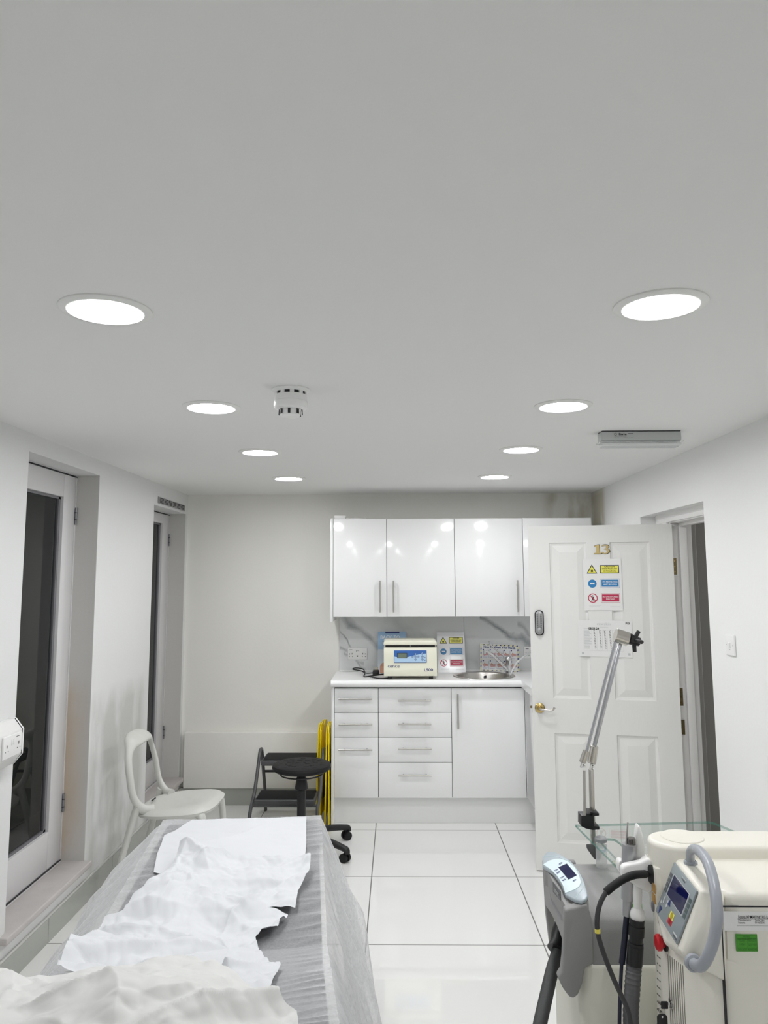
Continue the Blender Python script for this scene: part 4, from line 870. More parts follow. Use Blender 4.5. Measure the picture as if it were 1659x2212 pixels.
# paper sheets on the couch: outline points laid on the couch surface, then creased
def couch_s(P): return (P-CA).dot(CD)
def on_couch(u, v, dz):
    z = .72
    for _ in range(12):
        P = on_z(u, v, z); z = topz(couch_s(P))+dz
    return on_z(u, v, z)
def resample(pts, n):
    L = [0]
    for a, b in zip(pts, pts[1:]): L.append(L[-1]+(b-a).length)
    out = []; k = 0
    for i in range(n+1):
        d = L[-1]*i/n
        while k < len(pts)-2 and L[k+1] < d: k += 1
        t_ = (d-L[k])/max(L[k+1]-L[k], 1e-9); out.append(pts[k].lerp(pts[k+1], min(max(t_, 0), 1)))
    return out
def sheet(name, left, right, dz, amp, ncr, seed, mt, label, cat, nu=70, nv=80, lift=None, top=None, wav=.0):
    rnd = random.Random(seed); Lp = resample([on_couch(u, v, dz) for u, v in left], nv); Rp = resample([on_couch(u, v, dz) for u, v in right], nv)
    Tp = resample([on_couch(u, v, dz) for u, v in top], nu) if top else None; pts = Lp+Rp; x0, x1 = min(p.x for p in pts), max(p.x for p in pts); y0, y1 = min(p.y for p in pts), max(p.y for p in pts)
    cr = []
    for _ in range(ncr):
        a = rnd.uniform(-1.1, 1.1) if rnd.random() < .65 else rnd.uniform(-PI/2, PI/2)
        cr.append((rnd.uniform(x0, x1), rnd.uniform(y0, y1), math.cos(a), math.sin(a), rnd.uniform(.06, .30), rnd.uniform(.012, .055), rnd.uniform(.35, 1)*(1 if rnd.random() < .75 else -.6)))
    def fn(u, v):
        j = v*nv; k = min(int(j), nv-1); f = j-k; a = Lp[k].lerp(Lp[k+1], f); b = Rp[k].lerp(Rp[k+1], f); p = a.lerp(b, u)
        if Tp: q_ = u*nu; kk_ = min(int(q_), nu-1); p = p+(Tp[kk_].lerp(Tp[kk_+1], q_-kk_)-Lp[0].lerp(Rp[0], u))*max(0, 1-v*2.2)**2
        e = min(u, 1-u)*2; h = 0
        for (cx_, cy_, c, s, L_, w_, A) in cr:
            dx, dy = p.x-cx_, p.y-cy_; al = dx*c+dy*s; ac = -dx*s+dy*c+.02*math.sin(al*14+cx_*30)
            if abs(al) < L_*2.2 and abs(ac) < w_*5: h += A*math.exp(-abs(ac)/w_)*math.exp(-(al/L_)**2)
        h = amp*h+amp*(1.1*abs(noise.noise(V((p.x*5+.4*p.y, p.y*6, seed))))+.7*abs(noise.noise(V((p.x*11, p.y*13-p.x*4, seed+3))))+.35*abs(noise.noise(V((p.x*26+p.y*9, p.y*22, seed+5)))))-amp*.4+wav*fbm(V((p.x*2, p.y*3, seed+9)), 2)
        fl = min(1, min(v, 1-v)*nv/2)
        h = max(h, -dz*.5 if amp < dz else -dz+.004)
        if lift: h += lift(u, v)
        wl = abs((p-CA).dot(CS))-HW
        if wl > .01: h -= (wl-.01)*.55
        return V((p.x+.25*h*math.sin(seed+p.y*9), p.y, topz(couch_s(p))+dz+h))
    m = MB(); m.grid(fn, nu, nv, mt)
    return tag(finish(name, m, ang=180), label, cat)
sheet('paper_sheet', [(415, 1769), (371, 1797), (355, 1804), (339, 1846), (332, 1883), (365, 1893)], [(662, 1767), (662, 1822), (659, 1850), (652, 1885), (652, 1905)], .020, .0035, 26, 3, SHEETM, 'smooth white paper sheet on the far end of the couch', 'paper sheet', wav=.006)
sheet('crumpled_sheet', [(393, 1842), (368, 1888), (318, 1935), (269, 1985), (227, 1991), (210, 2017), (168, 2066), (130, 2100), (120, 2130)], [(640, 1862), (670, 1869), (667, 1888), (643, 1925), (638, 1962), (578, 1966), (623, 1973), (600, 2004), (553, 2027), (563, 2061), (608, 2079), (572, 2143)], .028, .021, 85, 11, SHEETM, 'badly crumpled white sheet across the middle of the couch', 'paper sheet', 150, 200, wav=.018, lift=lambda u, v: .014*math.exp(-(v/.05)**2)+.012*math.exp(-((v-.35)/.1)**2), top=[(393, 1842), (430, 1853), (480, 1866), (540, 1872), (600, 1866), (640, 1862)])
sheet('folded_sheet', [(217, 2096), (228, 2100)], [(494, 2049), (467, 2113)], .058, .004, 8, 5, SHEETM, 'turned-over corner of white paper above the cream sheet', 'paper sheet', 40, 20, wav=.004)
sheet('cream_sheet', [(0, 2128), (-60, 2170), (-120, 2260), (-160, 2420)], [(643, 2175), (645, 2205), (640, 2300), (640, 2420)], .050, .018, 34, 21, CREAMS, 'cream-tinted rumpled sheet over the raised near end of the couch', 'paper sheet', 150, 120, wav=.035, lift=lambda u, v: .03*math.exp(-((u-.5)/.22)**2)*math.exp(-((v-.3)/.3)**2)-.02*math.exp(-((u-.12)/.10)**2-((v-.2)/.2)**2), top=[(0, 2128), (89, 2113), (213, 2095), (346, 2094), (430, 2108), (524, 2134), (600, 2160), (643, 2175)])

# ------------------------------------------------------------------ skin cooler (behind the laser)
t = thing('skin_cooler', 'grey and cream skin cooling machine with tilted blue display', 'medical device', (.75, 2.29, 0)); YN, YFz = 2.115, 2.46
def rrect(x0, x1, y0, y1, r, z, n=6):
    out = []
    for (cx_, cy_, a0) in ((x1-r, y0+r, -PI/2), (x1-r, y1-r, 0), (x0+r, y1-r, PI/2), (x0+r, y0+r, PI)):
        for k in range(n+1): q = a0+PI/2*k/n; out.append((cx_+r*math.cos(q), cy_+r*math.sin(q), z))
    return out
m = MB(); m.prism(rrect(.457, 1.08, YN-.004, YFz, .030, .06), (0, 0, .602), LWHITE, .010, 3, ends='far'); finish('lower_casing', m, t)
for cx_ in (.52, 1.03):
    for cy_ in (YN+.05, YFz-.05): m = MB(); m.cyl((cx_, cy_-.012, .03), (cx_, cy_+.012, .03), .03, RUBBER); m.cyl((cx_, cy_, .03), (cx_, cy_, .065), .012, BLACK); finish('castor', m, t)
m = MB(); prof = catmull([(0, YN, .66), (0, YN, .73), (0, YN+.004, .752), (0, YN+.016, .770), (0, YN+.05, .787), (0, YN+.12, .798), (0, YN+.22, .802), (0, YFz-.05, .800), (0, YFz-.018, .785), (0, YFz, .75), (0, YFz, .66)], 4)
m.prism([(.492, p.y, p.z) for p in prof], (.58, 0, 0), CRYO, .004, 3, ends='ends')
finish('upper_casing', m, t)
SPn = V((-.25, 0, 1)).normalized(); SP0 = V((.43, 2.3, .812))
def sp(u, v, off=0): return on_plane(u, v, SP0+SPn*off, SPn)
def spz(x): return .812+.25*(x-.43)
def pr_y(pts, y, th, mt, bev, par, name, clip=None):
    P = [on_y(u, v, y) for u, v in pts]
    if clip is not None: P = [V((p.x, p.y, min(p.z, spz(p.x)-clip))) for p in P]
    m = MB(); m.prism(P, (0, th, 0), mt, bev, 3); return finish(name, m, par)
pr_y([(1219, 1925), (1240, 1930), (1268, 1930), (1279, 1985), (1283, 2084), (1264, 2092), (1259, 2125), (1249, 2150), (1240, 2158), (1230, 2155), (1216, 2135), (1205, 2112), (1213, 2100), (1217, 2070), (1218, 2045)], 2.098, .030, CRYO, .006, t, 'shroud', .012)
pr_y([(1174, 1862), (1245, 1862), (1245, 1900), (1245, 2100), (1232, 2125), (1214, 2125), (1198, 2085), (1188, 2040), (1180, 1975)], 2.430, .026, CRYO, .006, t, 'shroud', .012)
m = MB(); m.prism([V((.4285, p.y, min(p.z, spz(.43)-.012))) for p in [on_x(u, v, .4285) for u, v in [(1173.5, 1860), (1195, 1872), (1210, 1895), (1221, 1925), (1220, 2055), (1214, 2030), (1203, 2000), (1190, 1974), (1178, 1956)]]], (.02, 0, 0), CRYO, .003); fb = finish('shroud_front', m, t)
m = MB(); m.prism([on_x(u, v, .427) for u, v in [(1194, 1905), (1209.5, 1925), (1209.5, 1945), (1194.5, 1927)]], (.002, 0, 0), mat('badge_grey', (.05, .05, .06), .4))
a, b, c = on_x(1195, 1917, .4266), on_x(1209, 1935, .4266), on_x(1195, 1906, .4266); F = frame(a, b-a, (0, 0, 1)); m.text(F, 'zimmer', (b-a).length*.5, 0, .022, PGREY, off=.0008)
finish('badge', m, fb, smooth=False)
a, b = on_x(1184, 1935, .428), on_x(1218, 1990, .428); F = frame(a, b-a, (0, 0, 1)); m = MB(); m.text(F, 'MedizinSysteme', (b-a).length*.5, 0, .026, mat('faint_print', (.33, .32, .37), .5), off=.0008); finish('lettering', m, fb, smooth=False)
m = MB(); m.box((.488, YN+.03, .665), (.4915, YFz-.03, .790), BLACK); finish('recess', m, t)
m = MB(); cap = [(1172, 1869), (1172.5, 1852), (1177, 1843), (1186, 1838), (1199, 1840), (1216, 1847), (1234, 1860), (1250, 1880), (1261, 1901), (1268, 1922), (1270, 1934), (1266, 1941), (1256, 1945), (1242, 1942), (1221, 1931), (1211, 1905), (1195, 1884)]
m.prism([sp(u, v) for u, v in cap], (0, 0, -.011), CRYOB, .004, 3); cp = finish('display_cap', m, t)
m = MB(); cc_ = sum([sp(u, v) for u, v in cap], V())/len(cap); m.prism([sp(u, v).lerp(cc_, .03)+V((.003, 0, -.011)) for u, v in cap], (0, 0, -.045), CRYO, .004, 2); finish('head_casing', m, t)
m = MB(); m.prism([sp(u, v) for u, v in [(1173.5, 1868), (1186, 1860), (1200, 1856), (1212, 1856), (1226, 1861), (1241, 1874), (1251, 1892), (1255, 1906), (1252, 1915), (1242, 1922), (1221, 1930), (1217, 1915), (1211, 1904), (1203, 1892), (1190, 1879)]], SPn*.0012, PALEB); pn = finish('display_panel', m, cp)
m = MB(); m.prism([sp(u, v, .0012) for u, v in [(1206, 1874), (1224.5, 1866), (1246, 1891), (1228, 1900)]], SPn*.0008, SCREEN); finish('screen', m, pn)
m = MB()
for (u, v) in ((1211, 1865), (1201, 1879.5), (1206, 1884.5), (1214, 1895), (1218, 1900.5), (1241, 1901.5)):
    c_ = sp(u, v, .0016); a_, b_ = sp(u+4.5, v-1.5, .0016)-c_, sp(u+1, v-2.6, .0016)-c_
    m.poly([c_+a_, c_+b_, c_-a_, c_-b_], NAVY); m.poly([c_+(a_*.45)+SPn*.0003, c_+b_*.45+SPn*.0003, c_-a_*.45+SPn*.0003, c_-b_*.45+SPn*.0003], PALEB)
finish('button_print', m, pn, smooth=False)
m = MB(); cl = [(1172.5, 1850), (1190, 1849.5), (1208, 1852), (1225, 1859), (1240, 1872), (1253, 1890), (1260, 1906), (1259, 1918), (1250, 1930), (1244, 1940)]
m.tube([sp(u, v, .0004) for u, v in cl], .0008, PALEB, 6, 3); finish('trim_line', m, cp)
# air hose
m = MB(); hp = [(.500, 2.30, .745), (.470, 2.29, .700), on_y(1204, 2060, 2.25), on_y(1192, 2100, 2.20), on_y(1178, 2160, 2.14), on_y(1164, 2225, 2.08), on_y(1150, 2320, 2.02), (.26, 1.98, .25), (.22, 2.02, .06), (.30, 2.08, .03), (.40, 2.09, .03)]
m.tube(hp, lambda f: .0175, mat('hose_grey', (.045, .046, .047), .55, bump=.3, bscale=300), 16, 6); hs = finish('air_hose', m, t)
m = MB(); m.tube([(.505, 2.30, .760), on_y(1213, 2000, 2.29), on_y(1207, 2035, 2.265), on_y(1202, 2052, 2.25)], lambda f: .018+.008*f, BLACK, 18, 4); finish('hose_cuff', m, hs)
m = MB(); a, b = on_y(1358, 1952, YN-.004), on_y(1388, 1984, YN-.004); m.box((a.x, YN-.006, b.z), (b.x, YN-.003, a.z), GREEN); finish('green_label', m, t)

# glass shelf on a post
def gz(u, v, z=.873): return on_z(u, v, z)
t = thing('glass_shelf', 'green-edged clear glass shelf above the skin cooler', 'shelf', (.75, 2.25, .802))
gp = [gz(1243, 1781), gz(1530, 1773.5), gz(1545, 1777), gz(1600, 1800), V((1.10, 2.10, .873)), V((.80, 2.10, .873)), gz(1400, 1862), gz(1347, 1829), gz(1340, 1820), gz(1327, 1811), gz(1303, 1810), gz(1296, 1815), gz(1360, 1885), gz(1350, 1888)]
m = MB(); m.prism(gp, (0, 0, -.008), SHELFG)
n = len(gp)
finish('glass_plate', m, t, smooth=False)
m = MB()
for i in range(n): a, b = gp[i], gp[(i+1) % n]; m.add([a+V((0, 0, -.0004)), b+V((0, 0, -.0004)), b+V((0, 0, -.0076)), a+V((0, 0, -.0076))], [[0, 1, 2, 3]], GEDGE)
finish('glass_edge', m, t, smooth=False)
q = on_y(1299, 1845, 2.385); m = MB(); m.lathe([(.016, .803), (.016, .8645)], FROST, c=(q.x, q.y, 0)); finish('post', m, t)
m = MB(); m.lathe([(.0175, .8735), (.0175, .882), (.014, .886), (0, .886)], mat('cap_grey', (.30, .31, .32), .4), c=(q.x, q.y, 0)); finish('post_cap', m, t)

# articulated holder arm
AY = 2.43
t = thing('support_arm', 'slim jointed chrome arm with black knob rising from the cooler', 'support arm', on_y(1290, 1850, AY))
m = MB(); m.hull([on_y(u, v, AY-.02+d) for u, v in [(1266, 1823), (1284, 1823), (1297, 1838), (1300, 1850), (1293, 1860), (1283, 1855), (1280, 1846), (1267, 1832)] for d in (0, .04)], mat('cast_grey', (.16, .16, .16), .35, metal=.4), .004); finish('base_bracket', m, t)
m = MB(); m.prism([on_y(1278, 1832, AY-.009), on_y(1288, 1832, AY-.009), on_y(1283.5, 1662, AY-.009), on_y(1273.5, 1662, AY-.009)], (0, .018, 0), STEEL, .004); finish('lower_rod', m, t)
m = MB(); m.tube([on_y(1263.5, 1775, AY-.03), on_y(1262, 1664, AY-.03)], .0045, STEEL, 14); finish('lower_rod', m, t)
m = MB()
m.prism([on_y(u, v, AY-.035) for u, v in [(1256, 1762), (1281, 1762), (1281, 1756), (1268, 1754), (1294, 1757), (1294, 1762), (1283, 1763), (1283, 1785), (1295, 1786), (1295, 1792), (1280, 1793), (1266, 1790), (1256, 1785)]], (0, .045, 0), BLACK, .002); finish('clamp', m, t)
for (u0, v0, u1, v1, r0, r1, y) in ((1258.5, 1646, 1266, 1622, .0115, .008, AY-.03), (1278, 1647, 1284, 1612, .0150, .0105, AY)):
    m = MB(); a, b = on_y(u0, v0, y), on_y(u1, v1, y); m.tube([a-(b-a)*.06, a, b, b+(b-a)*.05], lambda f: r0*.75 if f < .02 else (r0+(r1-r0)*f if f < .98 else r1*.7), NICKEL, 20); m.tube([a-(b-a)*.05, a-(b-a)*.5], .0035, CHROME, 10)
    a_ = on_y(u0+2, v0+9, y); m.lathe([(0, -.006), (.0055, -.003), (.0055, .003), (0, .006)], CHROME, c=a_, seg=14); finish('joint', m, t)
ALB = mat('bright_alu', (.50, .51, .54), .25, metal=1)
m = MB(); m.tube([on_y(1267, 1624, AY-.03), on_y(1329.5, 1386, AY-.02)], .0046, ALB, 14); finish('upper_rod', m, t)
m = MB(); m.prism([on_y(1280.5, 1614, AY-.006), on_y(1289, 1614, AY-.006), on_y(1346, 1388, AY-.006), on_y(1337, 1386, AY-.006)], (0, .014, 0), ALB, .004); finish('upper_rod', m, t)
m = MB(); a, b = on_y(1329, 1372, AY-.012), on_y(1356, 1381, AY-.012); m.tube([a-(b-a)*.02, a, b, b+(b-a)*.12], lambda f: .0205 if f < .03 else (.0215 if f < .9 else .016), NICKEL, 28); m.tube([b, b+(b-a)*.45], .008, NICKEL, 14); finish('head', m, t)
m = MB(); kc = on_y(1369, 1383, AY-.014); ax = (b-a).normalized()
m.tube([kc-ax*.013, kc+ax*.018], lambda f: .017-.004*f, BLACK, 16)
for d in [on_y(1380, 1363, AY-.014)-kc, on_y(1371, 1408, AY-.014)-kc, on_y(1386, 1387, AY-.05)-kc]: m.tube([kc, kc+d*.5, kc+d], lambda f: .0088-.0012*f, BLACK, 8, flat=.8)
finish('knob', m, t)

# ------------------------------------------------------------------ laser machine
NY = 1.70
t = thing('laser_machine', 'large cream medical laser cabinet with angled console and grey handle', 'medical device', (1.0, 1.87, 0))
plan = [(1.42, NY), (.70, NY), (.670, 1.705), (.644, 1.722), (.626, 1.75), (.614, 1.79), (.607, 1.84), (.604, 1.89), (.605, 1.94), (.609, 1.975), (.620, 2.005), (.648, 2.028), (.70, 2.035), (1.42, 2.035)]
def on_plan(u, v):      # where the sight line meets the rounded front of the casing
    best = None
    for k in range(600):
        Y = 1.701+k*.0005; P = on_y(u, v, Y)
        for (xa, ya), (xb, yb) in zip(plan[1:], plan[2:]):
            if ya <= Y <= yb:
                x = xa+(xb-xa)*(Y-ya)/(yb-ya+1e-9)
                if P.x >= x: return V((x, Y, P.z))
    return on_y(u, v, 1.9)
up = [(1.42, NY), (.70, NY), (.675, 1.708), (.664, 1.73), (.662, 1.80), (.662, 2.0), (.675, 2.03), (.70, 2.035), (1.42, 2.035)]
m = MB(); m.prism([(x, y, .09) for x, y in plan[::-1]], (0, 0, .772), CREAM, .010, 3, ends='far'); m.prism([(x, y-(.0007 if y < 1.72 else -.0007 if y > 2.02 else 0), .845) for x, y in up[::-1]], (0, 0, .146), CREAM, .014, 4, ends='far')
m.box((.665, NY-.0012, .9650), (1.42, NY+.0002, .9680), DARK); m.box((.6620, NY-.0004, .09), (.6640, NY+.0101, .967), DARK)
finish('casing', m, t)
tp = [(1.42, 1.908), (.665, 1.900)]+[(.662-.062*math.sin(PI*k/14), 1.962-.062*math.cos(PI*k/14)) for k in range(1, 14)]+[(.665, 2.024), (1.42, 2.024)]
m = MB(); m.prism([(x, y, .86) for x, y in tp][::-1], (0, 0, .157), CREAM, .011, 4, ends='far'); finish('top_housing', m, t)
cq = on_z(1473, 1806, 1.018); m = MB(); m.lathe([(.050, 0), (.050, .0015), (.048, .003), (0, .0035)], CREAM, c=(cq.x, cq.y-.003, 1.0168), seg=48); finish('round_cap', m, t)
for cx_ in (.72, 1.36):
    for cy_ in (1.75, 1.98): m = MB(); m.cyl((cx_, cy_-.014, .045), (cx_, cy_+.014, .045), .045, RUBBER); m.cyl((cx_, cy_, .045), (cx_, cy_, .095), .014, BLACK); finish('castor', m, t)
K = [on_y(1454, 1860, 1.900), on_y(1503, 1922, 1.747), on_y(1465, 2044, 1.735), on_y(1420, 1971, 1.888)]
c0 = sum(K, V())/4; kx = ((K[1]-K[0])+(K[2]-K[3])).normalized(); kz = ((K[0]-K[3])+(K[1]-K[2])); kz = (kz-kx*kz.dot(kx)).normalized(); kn = kz.cross(kx)
kw = ((K[1]-K[0]).length+(K[2]-K[3]).length)/2; kh = ((K[0]-K[3]).length+(K[1]-K[2]).length)/2
KF = Matrix(((kx.x, kn.x, kz.x, c0.x), (kx.y, kn.y, kz.y, c0.y), (kx.z, kn.z, kz.z, c0.z), (0, 0, 0, 1)))
w2, h2 = kw/2, kh/2
hp_ = [KF @ V(p) for p in ((-w2-.005, .001, h2+.005), (w2+.006, .001, h2+.005), (w2+.006, .001, -h2-.008), (-w2-.005, .001, -h2-.008), (0, .006, -h2-.028))]
hp_ += [V((.672, 1.93, .990)), V((.672, NY+.0, .990)), V((.668, NY-.001, .82)), V((.66, 1.92, .80))]
hp_ += [on_plane(u_, v_, c0+kn*k_, kn) for u_, v_, k_ in ((1510, 1920, .004), (1530, 1918, .030), (1472, 2056, .004), (1490, 2080, .022), (1435, 2040, .012))]
hp_ = [p+kn*max(0, .004-(p-c0).dot(kn)) for p in hp_]
m = MB(); m.hull(hp_, CREAM, .012, 4); cs = finish('console', m, t)
m = MB(KF); m.box((-w2, -.0018, -h2), (w2, .003, h2), PANEL, .0012); pl = finish('control_panel', m, cs)
m = MB()
def q(x, z): return (x*kw-w2, h2-z*kh)
def R4(x0, z0, x1, z1, mt, off): a = q(x0, z0); b = q(x1, z1); m.rect(KF, a[0], b[1], b[0], a[1], mt, off)
KD = mat('key_dark', (.10, .11, .12), .4)
R4(.16, .15, .86, .57, PGREY, .0022); R4(.18, .165, .84, .555, SCREEN, .0026)
for k in range(4): R4(.03, .19+k*.095, .13, .27+k*.095, KD, .0024); R4(.89, .19+k*.095, .985, .27+k*.095, mat('key_green', (.08, .11, .11), .4), .0024)
R4(.42, .04, .62, .055, PGREY, .0024); R4(.44, .07, .60, .09, KD, .0024)
for (a_, b_) in ((.16, .64), (.30, .64), (.16, .71), (.30, .71), (.09, .76)):
    c_ = q(a_, b_); m.disc(KF, c_[0], c_[1], .0042, PGREY, .0024, 10)
for (a_, b_, s_) in ((.36, .62, 1), (.14, .88, -1)):
    c_ = q(a_, b_); m.fpoly(KF, [(c_[0]-.009, c_[1]-.006*s_), (c_[0]+.009, c_[1]-.006*s_), (c_[0], c_[1]+.010*s_)], NAVY, .0024)
R4(.50, .68, .66, .80, SIGNY, .0024); R4(.50, .80, .66, .90, RED, .0024); c_ = q(.58, .74); m.disc(KF, c_[0], c_[1], .007, mat('ochre', (.45, .36, .02), .5), .0028); c_ = q(.58, .85); m.disc(KF, c_[0], c_[1], .006, mat('dark_red', (.25, .01, .02), .5), .0028)
R4(.80, .89, .97, .92, PGREY, .0024); R4(.82, .93, .98, .96, KD, .0024)
finish('console_print', m, pl, smooth=False)
# handle
m = MB(); hpts = [on_y(*q_) for q_ in ((1492, 1868, 1.872), (1491, 1850, 1.866), (1493, 1838, 1.850), (1502, 1834, 1.82), (1518, 1846, 1.76), (1533, 1874, 1.70), (1545, 1925, 1.645), (1549, 1980, 1.62), (1542, 2030, 1.615), (1527, 2070, 1.62), (1513, 2087, 1.645), (1500, 2083, 1.690))]
m.tube(hpts, lambda f: .0112 if f > .3 else .0100, HANDLE, 20, 8); hd = finish('handle', m, t)
a = hpts[0]; m = MB(); m.lathe([(.0155, -.004), (.0150, .003), (.0112, .006)], HANDLE, c=(a.x, a.y, .992)); finish('handle_mount', m, hd)
e = on_y(1498, 2080, NY); m = MB(); m.lathe([(.0175, 0), (.017, .008), (.013, .011), (0, .011)], HANDLE, T=Matrix.Translation(V((e.x, NY+.004, e.z))) @ Matrix.Rotation(PI/2, 4, 'X')); finish('handle_mount', m, hd)
# front furniture
e = on_plan(1438, 2036); FX = frame(e, (0, -1, 0)); m = MB()
m.lathe([(.018, 0), (.018, .004), (0, .004)], BLACK, T=FX @ Matrix.Rotation(PI/2, 4, 'X')); m.lathe([(.010, .004), (.010, .010), (.0175, .012), (.0175, .019), (.014, .022), (0, .0225)], RED, T=FX @ Matrix.Rotation(PI/2, 4, 'X')); finish('emergency_stop', m, t)
m = MB(); VG = mat('vent_shadow', (.22, .21, .18), .8)
def slot(pts): 
    P = [on_plan(u, v) for u, v in pts]; m.prism([p+V((-.0006, 0, 0)) for p in P], (.004, 0, 0), VG)
for k in range(11): v_ = 2062+k*16.5; slot([(1419.5, v_), (1427, v_+7.5), (1427, v_+10.5), (1419.5, v_+3)])
finish('side_vents', m, t)
m = MB()
for k in range(8):
    u0, v0 = 1443+k*4.6, 2062+k*3.4; u1 = u0+10; A, B = on_plan(u0, v0), on_plan(u1, 2225); A.z = min(A.z, .86); B = V((A.x, A.y, B.z-.25))
    m.prism([A+V((-.0008, -.0011, 0)), A+V((-.0008, .0011, 0)), B+V((-.0008, .0011, 0)), B+V((-.0008, -.0011, 0))], (.004, .0005, 0), VG)
finish('front_grille', m, t)
kk = on_plan(1450, 2168); m = MB(); m.lathe([(.011, 0), (.011, .003), (.006, .004), (0, .004)], CHROME, T=frame(kk, (0, -1, 0)) @ Matrix.Rotation(PI/2, 4, 'X')); finish('key_switch', m, t)
# labels on the side panel
LY = NY-.0015; a, b, c, = on_y(1562, 1969, LY), on_y(1700, 1972, LY), on_y(1564, 2010, LY); F = Matrix.Translation((0, LY, 0)); m = MB(); m.box((a.x, LY-.001, c.z), (b.x, LY+.0015, a.z), PAPER)
tx = on_y(1594, 1980.5, LY); m.text(F, 'Fotona XP MAX Nd:YAG Laser C3', tx.x, tx.z, .0085, INK, .0016, align='LEFT', wide=.62, bold=.0001)
def lrect(u0, v0, u1, v1, mt, off=.0014): p, q_ = on_y(u0, v0, LY-.001), on_y(u1, v1, LY-.001); m.rect(F, p.x, q_.z, q_.x, p.z, mt, off)
lrect(1592, 1984.5, 1700, 1985.3, INK); lrect(1592, 1999.5, 1700, 2000.3, INK); lrect(1592, 1984.5, 1592.8, 2000, INK); lrect(1628, 1984.5, 1628.8, 2000, INK); lrect(1592, 1989.8, 1700, 1990.2, INK)
for u, v, s_ in ((1594.5, 1987.3, 'Manufacturer'), (1630.5, 1987.3, 'Serial No.'), (1594.5, 1993, 'Fotona'), (1630.5, 1993, '01060206')): p = on_y(u, v, LY-.001); m.text(F, s_, p.x, p.z, .0058, INK, .0016, align='LEFT', wide=.85)
finish('asset_label', m, t, smooth=False)
a, c = on_y(1589, 2018, LY), on_y(1637, 2055, LY); m = MB(); m.box((a.x, LY-.001, c.z), (c.x, LY+.0015, a.z), GREEN)
W_, H_ = c.x-a.x, a.z-c.z
def gr(x0, z0, x1, z1): m.rect(F, a.x+x0*W_, a.z-z1*H_, a.x+x1*W_, a.z-z0*H_, DGREEN, .0014)
gr(.03, .04, .97, .05); gr(.03, .95, .97, .96); gr(.03, .04, .035, .96); gr(.965, .04, .97, .96); gr(.03, .22, .97, .235); gr(.53, .30, .54, .78); gr(.53, .53, .97, .54); gr(.03, .78, .97, .79); gr(.05, .30, .95, .31)
for s_, x_, z_, k in (('PASSED', .5, .13, .10), ('ELECTRICAL SAFETY TEST', .5, .265, .075), ('CLASS', .28, .38, .09), ('TEST DATE', .75, .38, .08), ('NEXT TEST', .75, .62, .08), ('DO NOT REMOVE', .5, .87, .11)): m.text(F, s_, a.x+x_*W_, a.z-z_*H_, H_*k*1.3, DGREEN, .0016)
m.text(F, '13561', a.x+.28*W_, a.z-.58*H_, H_*.16, DGREEN, .0016)
finish('green_label', m, t, smooth=False)
# fibre port block at the far corner of the front
m = MB(); BX0 = .600
m.hull([V((BX0, 1.925, .962)), V((.612, 2.02, .962)), V((.64, 1.92, .962)), V((.66, 2.02, .962)), V((BX0-.002, 1.925, .865)), V((.612, 2.02, .87)), V((.64, 1.92, .84)), V((.65, 2.02, .85)), V((.604, 1.922, .835))], CREAM, .004); pb = finish('port_block', m, t)
pp = on_x(1406, 1888, BX0-.001); m = MB(); T0 = frame(pp, (.25, -1, 0)) @ Matrix.Rotation(PI/2, 4, 'X')
m.lathe([(.020, -.004), (.020, .003), (.015, .006), (0, .006)], BLACK, T=T0, sq=(1, 1.05)); finish('fibre_port', m, pb)
for v in (1917, 1939): a = on_x(1411, v, BX0-.0015); m = MB(); m.box((a.x-.0005, a.y-.013, a.z-.010), (a.x+.001, a.y+.006, a.z+.010), ORANGE); finish('amber_sticker', m, pb)
a = on_x(1411, 1958, BX0-.002); m = MB(); m.lathe([(.008, 0), (.007, .003), (0, .004)], mat('button_grey', (.15, .15, .17), .3), T=frame(a, (0, -1, 0)) @ Matrix.Rotation(PI/2, 4, 'X'), sq=(1, 1.5)); finish('port_button', m, pb)
# handpiece cradle
HY = 2.0
m = MB(); m.prism([on_y(u, v, HY-.050) for u, v in ((1343, 1877), (1350, 1870), (1385, 1863), (1399, 1855), (1409, 1858), (1410, 1925), (1401, 1930), (1378, 1917), (1356, 1903), (1345, 1898))], (0, .024, 0), WHITE, .007, 3)
m.prism([on_y(u, v, HY-.03) for u, v in ((1392, 1862), (1400, 1857), (1409, 1859), (1410, 1915), (1402, 1925), (1392, 1915))], (0, .05, 0), WHITE, .005, 2)
m.prism([on_y(u, v, HY+.01) for u, v in ((1336, 1872), (1337, 1863), (1342, 1859), (1350, 1862), (1352, 1888), (1344, 1890), (1338, 1885))], (0, .03, 0), WHITE, .005)
m.prism([on_y(u, v, HY+.0) for u, v in ((1375, 1880), (1374, 1835), (1375, 1807), (1378, 1788), (1380, 1783), (1384, 1787), (1389, 1805), (1393, 1830), (1394, 1858), (1393, 1880))], (0, .026, 0), WHITE, .007, 3)
finish('handpiece_cradle', m, t)
